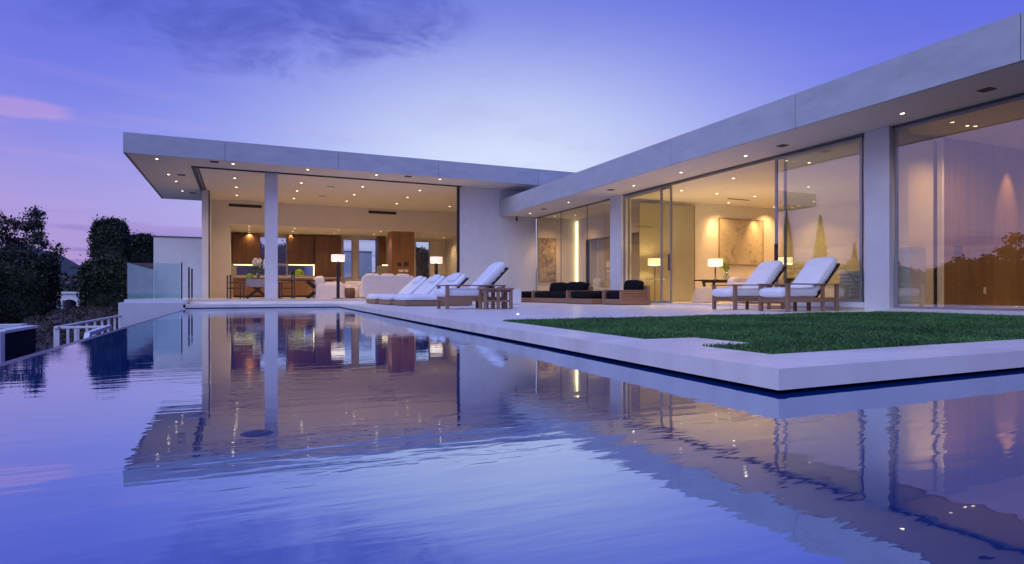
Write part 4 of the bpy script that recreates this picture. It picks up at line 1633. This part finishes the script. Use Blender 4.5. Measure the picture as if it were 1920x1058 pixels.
# hedge block at far left with a loose tree behind it
hx0, hy0 = at(60, 27.5)
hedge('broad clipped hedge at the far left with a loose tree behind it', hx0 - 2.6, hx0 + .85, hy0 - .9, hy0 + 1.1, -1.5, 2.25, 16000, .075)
tx, ty = at(22, 44)
open_tree('loose dark tree rising behind the broad hedge', tx, ty, -1.4, 7.7, 2.9, 8000, .11, seed=3, clumps=56)
hx1, hy1 = at(195, 27)
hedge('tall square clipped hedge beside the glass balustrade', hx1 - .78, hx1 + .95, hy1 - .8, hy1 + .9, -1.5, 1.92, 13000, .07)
hx2, hy2 = at(207, 33)
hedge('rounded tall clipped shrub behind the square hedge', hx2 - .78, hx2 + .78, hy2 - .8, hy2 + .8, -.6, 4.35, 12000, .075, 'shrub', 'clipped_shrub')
hx3, hy3 = at(263, 36)
hedge('leafy dark shrub right of the rounded tall shrub, against the garden wall', hx3 - .9, hx3 + .9, hy3 - .7, hy3 + .7, -.6, 3.85, 8000, .085, 'shrub', 'leafy_shrub')

# what the big panes mirror: cypresses and a hedge across the pool, left of the picture
GCY = 'cypresses across the pool'


def mir(u, x):
    d = ray(u, 550)
    t = (24 - x) / d[0]
    return x, d[1] * t, t


for i, (u, vtip, r_) in enumerate(((1541, 405, .70), (1478, 398, .70), (1605, 458, .42), (1622, 470, .35))):
    x, y, t_ = mir(u, -13.0)
    zt = CAMH + (550 - vtip) * t_ / FPX
    cone_tree(('slim cypress mirrored in the middle of the closed pane', 'slim cypress mirrored at the edge of the door frame', 'short cypress mirrored near the white column', 'short cypress mirrored behind the white column')[i], x, y, -1.4, zt + 1.4, r_ * 1.15, group=GCY)
xa, ya, _ = mir(1460, -11.5)
xb, yb, _ = mir(1680, -11.5)
hedge('long hedge mirrored in the closed pane, below the cypresses', -12.4, -11.0, yb - 1, ya + 4, -1.4, 2.15, 9000, .14)
for i, u in enumerate((1740, 1790, 1840, 1890, 1935)):
    x, y, t_ = mir(u, -12.5)
    zt = (1.9, 2.3, 2.2, 3.0, 3.4)[i]
    open_tree(('bushy tree mirrored at the left of the right hand window', 'round tree mirrored in the right hand window beside the post', 'round tree mirrored in the middle of the right hand window', 'golden tree mirrored under the light patch on the wood wall', 'golden tall tree mirrored at the right edge of the picture')[i], x, y, -1.4, zt + 1.4, 1.7, 5000, .10, 'leaf_tree' if i < 3 else 'leaf_gold', seed=20 + i, clumps=26, low=.15, group='trees across the pool')

hedge('low tree belt mirrored across the right hand window', -15.2, -14.0, 9.5, 24.0, -1.4, 2.1, 12000, .15, 'trees', 'tree_belt', 'leaf_gold', .25)
# white railings of the garden steps below the overflow edge
rl = thing('stair_railing', 'white painted railing running back beside the pool towards the terrace', 'railing', (0, 0, 0))
ry0, ry1 = 13.3, 19.6
rx = -3.0
zt0 = -.10
for k in range(9):
    y = ry0 + (ry1 - ry0) * k / 8
    box('post', M['white_paint'], rl, rx - .022 - (.02 if k == 0 else 0), rx + .022 + (.02 if k == 0 else 0), y - .022, y + .022, -1.5, zt0 - .031)
MB().box(rx - .03, rx + .03, ry0 - .06, ry1, zt0 - .03, zt0 + .012).build('top_rail', M['white_paint'], rl, bevel=.008)
MB().box(rx - .02, rx + .02, ry0, ry1, zt0 - .46, zt0 - .40).build('mid_rail', M['white_paint'], rl)
r2 = thing('stair_handrail', 'short white railing with sloping handrail in front of the longer one', 'railing', (0, 0, 0))
for x in (-2.72, -2.45, -2.22):
    box('post', M['white_paint'], r2, x - .022, x + .022, 13.29, 13.33, -1.5, zt0 - .035)
MB().box(-2.94, -2.17, 13.28, 13.34, zt0 - .034, zt0 + .008).build('top_rail', M['white_paint'], r2, bevel=.008)
MB().box(-2.94, -2.17, 13.29, 13.33, zt0 - .46, zt0 - .41).build('mid_rail', M['white_paint'], r2)
MB().beam((-2.2, 13.26, zt0 - .01), (-2.2, 11.5, zt0 - .04), .07, .06).beam((-2.2, 11.52, zt0 - .04), (-2.2, 11.0, zt0 - .6), .07, .06).build('handrail', M['white_paint'], r2)

# low white garden wall at far left, panelled, with end post
gw = thing('low_garden_wall', 'low white garden wall with square end post at the left edge', 'wall', (0, 0, 0))
box('post', M['white_paint'], gw, -3.72, -3.54, 12.4, 12.6, -1.6, -.12, bevel=.01)
M['dark_panel'] = mat('dark_panel', (.012, .014, .03), .9, .3, 6, spec=.1)
box('wall', M['dark_panel'], gw, -3.68, -3.60, 12.61, 14.5, -1.6, -.16)
box('wall', M['plaster'], gw, -9.0, -3.84, 14.51, 14.7, -1.6, -.16)
box('coping', M['plaster'], gw, -3.74, -3.54, 12.61, 14.41, -.159, -.11)
box('coping', M['plaster'], gw, -9.0, -3.80, 14.42, 14.78, -.159, -.09)
pl_ = MB().beam((-4.4, 17.0, gz(-4.4, 17) + .10), (-3.8, 17.4, gz(-3.8, 17.4) + .14), .16, .03)
tag(pl_.build('plank', M['white_paint']), 'pale short board lying on the dark bank', 'board')

bp_ = np.stack([rng.uniform(-9, -2.6, 16000), rng.uniform(13, 34, 16000), np.zeros(16000)], 1)
bp_[:, 2] = [gz(a_, b_) + .02 for a_, b_ in bp_[:, :2]]
bp_[:, 2] += rng.uniform(0, .10, 16000)
M['mulch'] = mat('mulch', (.055, .045, .045), .9, .6, 3.0)
tag(leaf_cloud('bank_mulch', M['mulch'], None, bp_, .06), 'rough dry ground cover on the bank left of the pool', 'ground cover', kind='stuff')

# small pale house with an arch, down the slope
hx_, hy_ = at(130, 95)
ph_ = thing('small_house', 'small pale house with an arched opening, far off between the hedges', 'house', (hx_, hy_, gz(hx_, hy_)), -PSI)
wv_ = MB()
seg = 14
arch = [(1.1 * math.cos(math.pi * i / seg), 1.55 + .55 * math.sin(math.pi * i / seg)) for i in range(seg + 1)]
outer = [(-3.2, 0), (-1.1, 0), (-1.1, 1.55)] + [(x, z) for x, z in reversed(arch)][1:-1] + [(1.1, 1.55), (1.1, 0), (5.5, 0), (5.5, 3.0), (-3.2, 3.0)]
n_ = len(outer)
wv_.add([(x, 0, z) for x, z in outer] + [(x, .4, z) for x, z in outer], [tuple(range(n_)), tuple(range(2 * n_ - 1, n_ - 1, -1))] + [(i, (i + 1) % n_, n_ + (i + 1) % n_, n_ + i) for i in range(n_)])
wv_.build('wall', M['plaster'], ph_)
MB().box(-3.5, 5.8, -.3, 4.5, 3.01, 3.3).build('roof', M['plaster'], ph_)
MB().box(-3.1, 5.4, 2.5, 2.7, 0, 2.99).build('back_wall', M['tile'], ph_)
# woods on the far slope
wpts = []
for k in range(240):
    u = rng.uniform(-40, 260)
    d = rng.uniform(130, 420)
    x, y = at(u, d)
    hgt = rng.uniform(3, 7) * (1 + d / 500)
    dd = rng.normal(size=(60, 3))
    wpts.append(np.array([x, y, gz(x, y) + hgt * .55]) + dd * np.array([hgt * .4, hgt * .4, hgt * .3]))
far = leaf_cloud('far_woods', M['leaf_tree'], None, np.concatenate(wpts), .8)
tag(far, 'dark distant trees filling the valley between the hedges', 'woods', kind='stuff')
# dark trees seen through the kitchen window
hedge('dark hedge seen through the narrow kitchen window', 8.5, 11.9, 41.0, 42.2, -1.0, 3.6, 6000, .12)
rw2 = thing('boundary_wall', 'pale boundary wall seen through the kitchen windows', 'wall', (0, 0, 0))
box('wall', M['plaster'], rw2, 3.9, 8.2, 42.6, 42.85, -1.4, 3.3)
box('coping', M['reveal'], rw2, 3.9, 8.2, 42.55, 42.9, 3.301, 3.36)
hedge('dark hedge seen through the long kitchen window strip', -2.0, 3.6, 41.6, 42.8, -1.0, 3.5, 6000, .12)

# round fittings in the pool
for i, (u, v, r_) in enumerate(((482, 813, .056),)):
    p = onz(u, v, 0)
    ft = thing('pool_fitting', 'dark round fitting in the pool where the column is mirrored', 'pool fitting', (p.x, p.y, 0))
    MB().lathe([(0, .004), (r_ * .8, .004), (r_, .0)], (0, 0, 0), 24).build('cover', mat('fitting', (.03, .05, .12), .6), ft, smooth=True)
    MB().lathe([(r_ * .45, .006), (r_ * .5, .0065), (r_ * .55, .006)], (0, 0, 0), 24).build('ring', M['reveal'], ft)
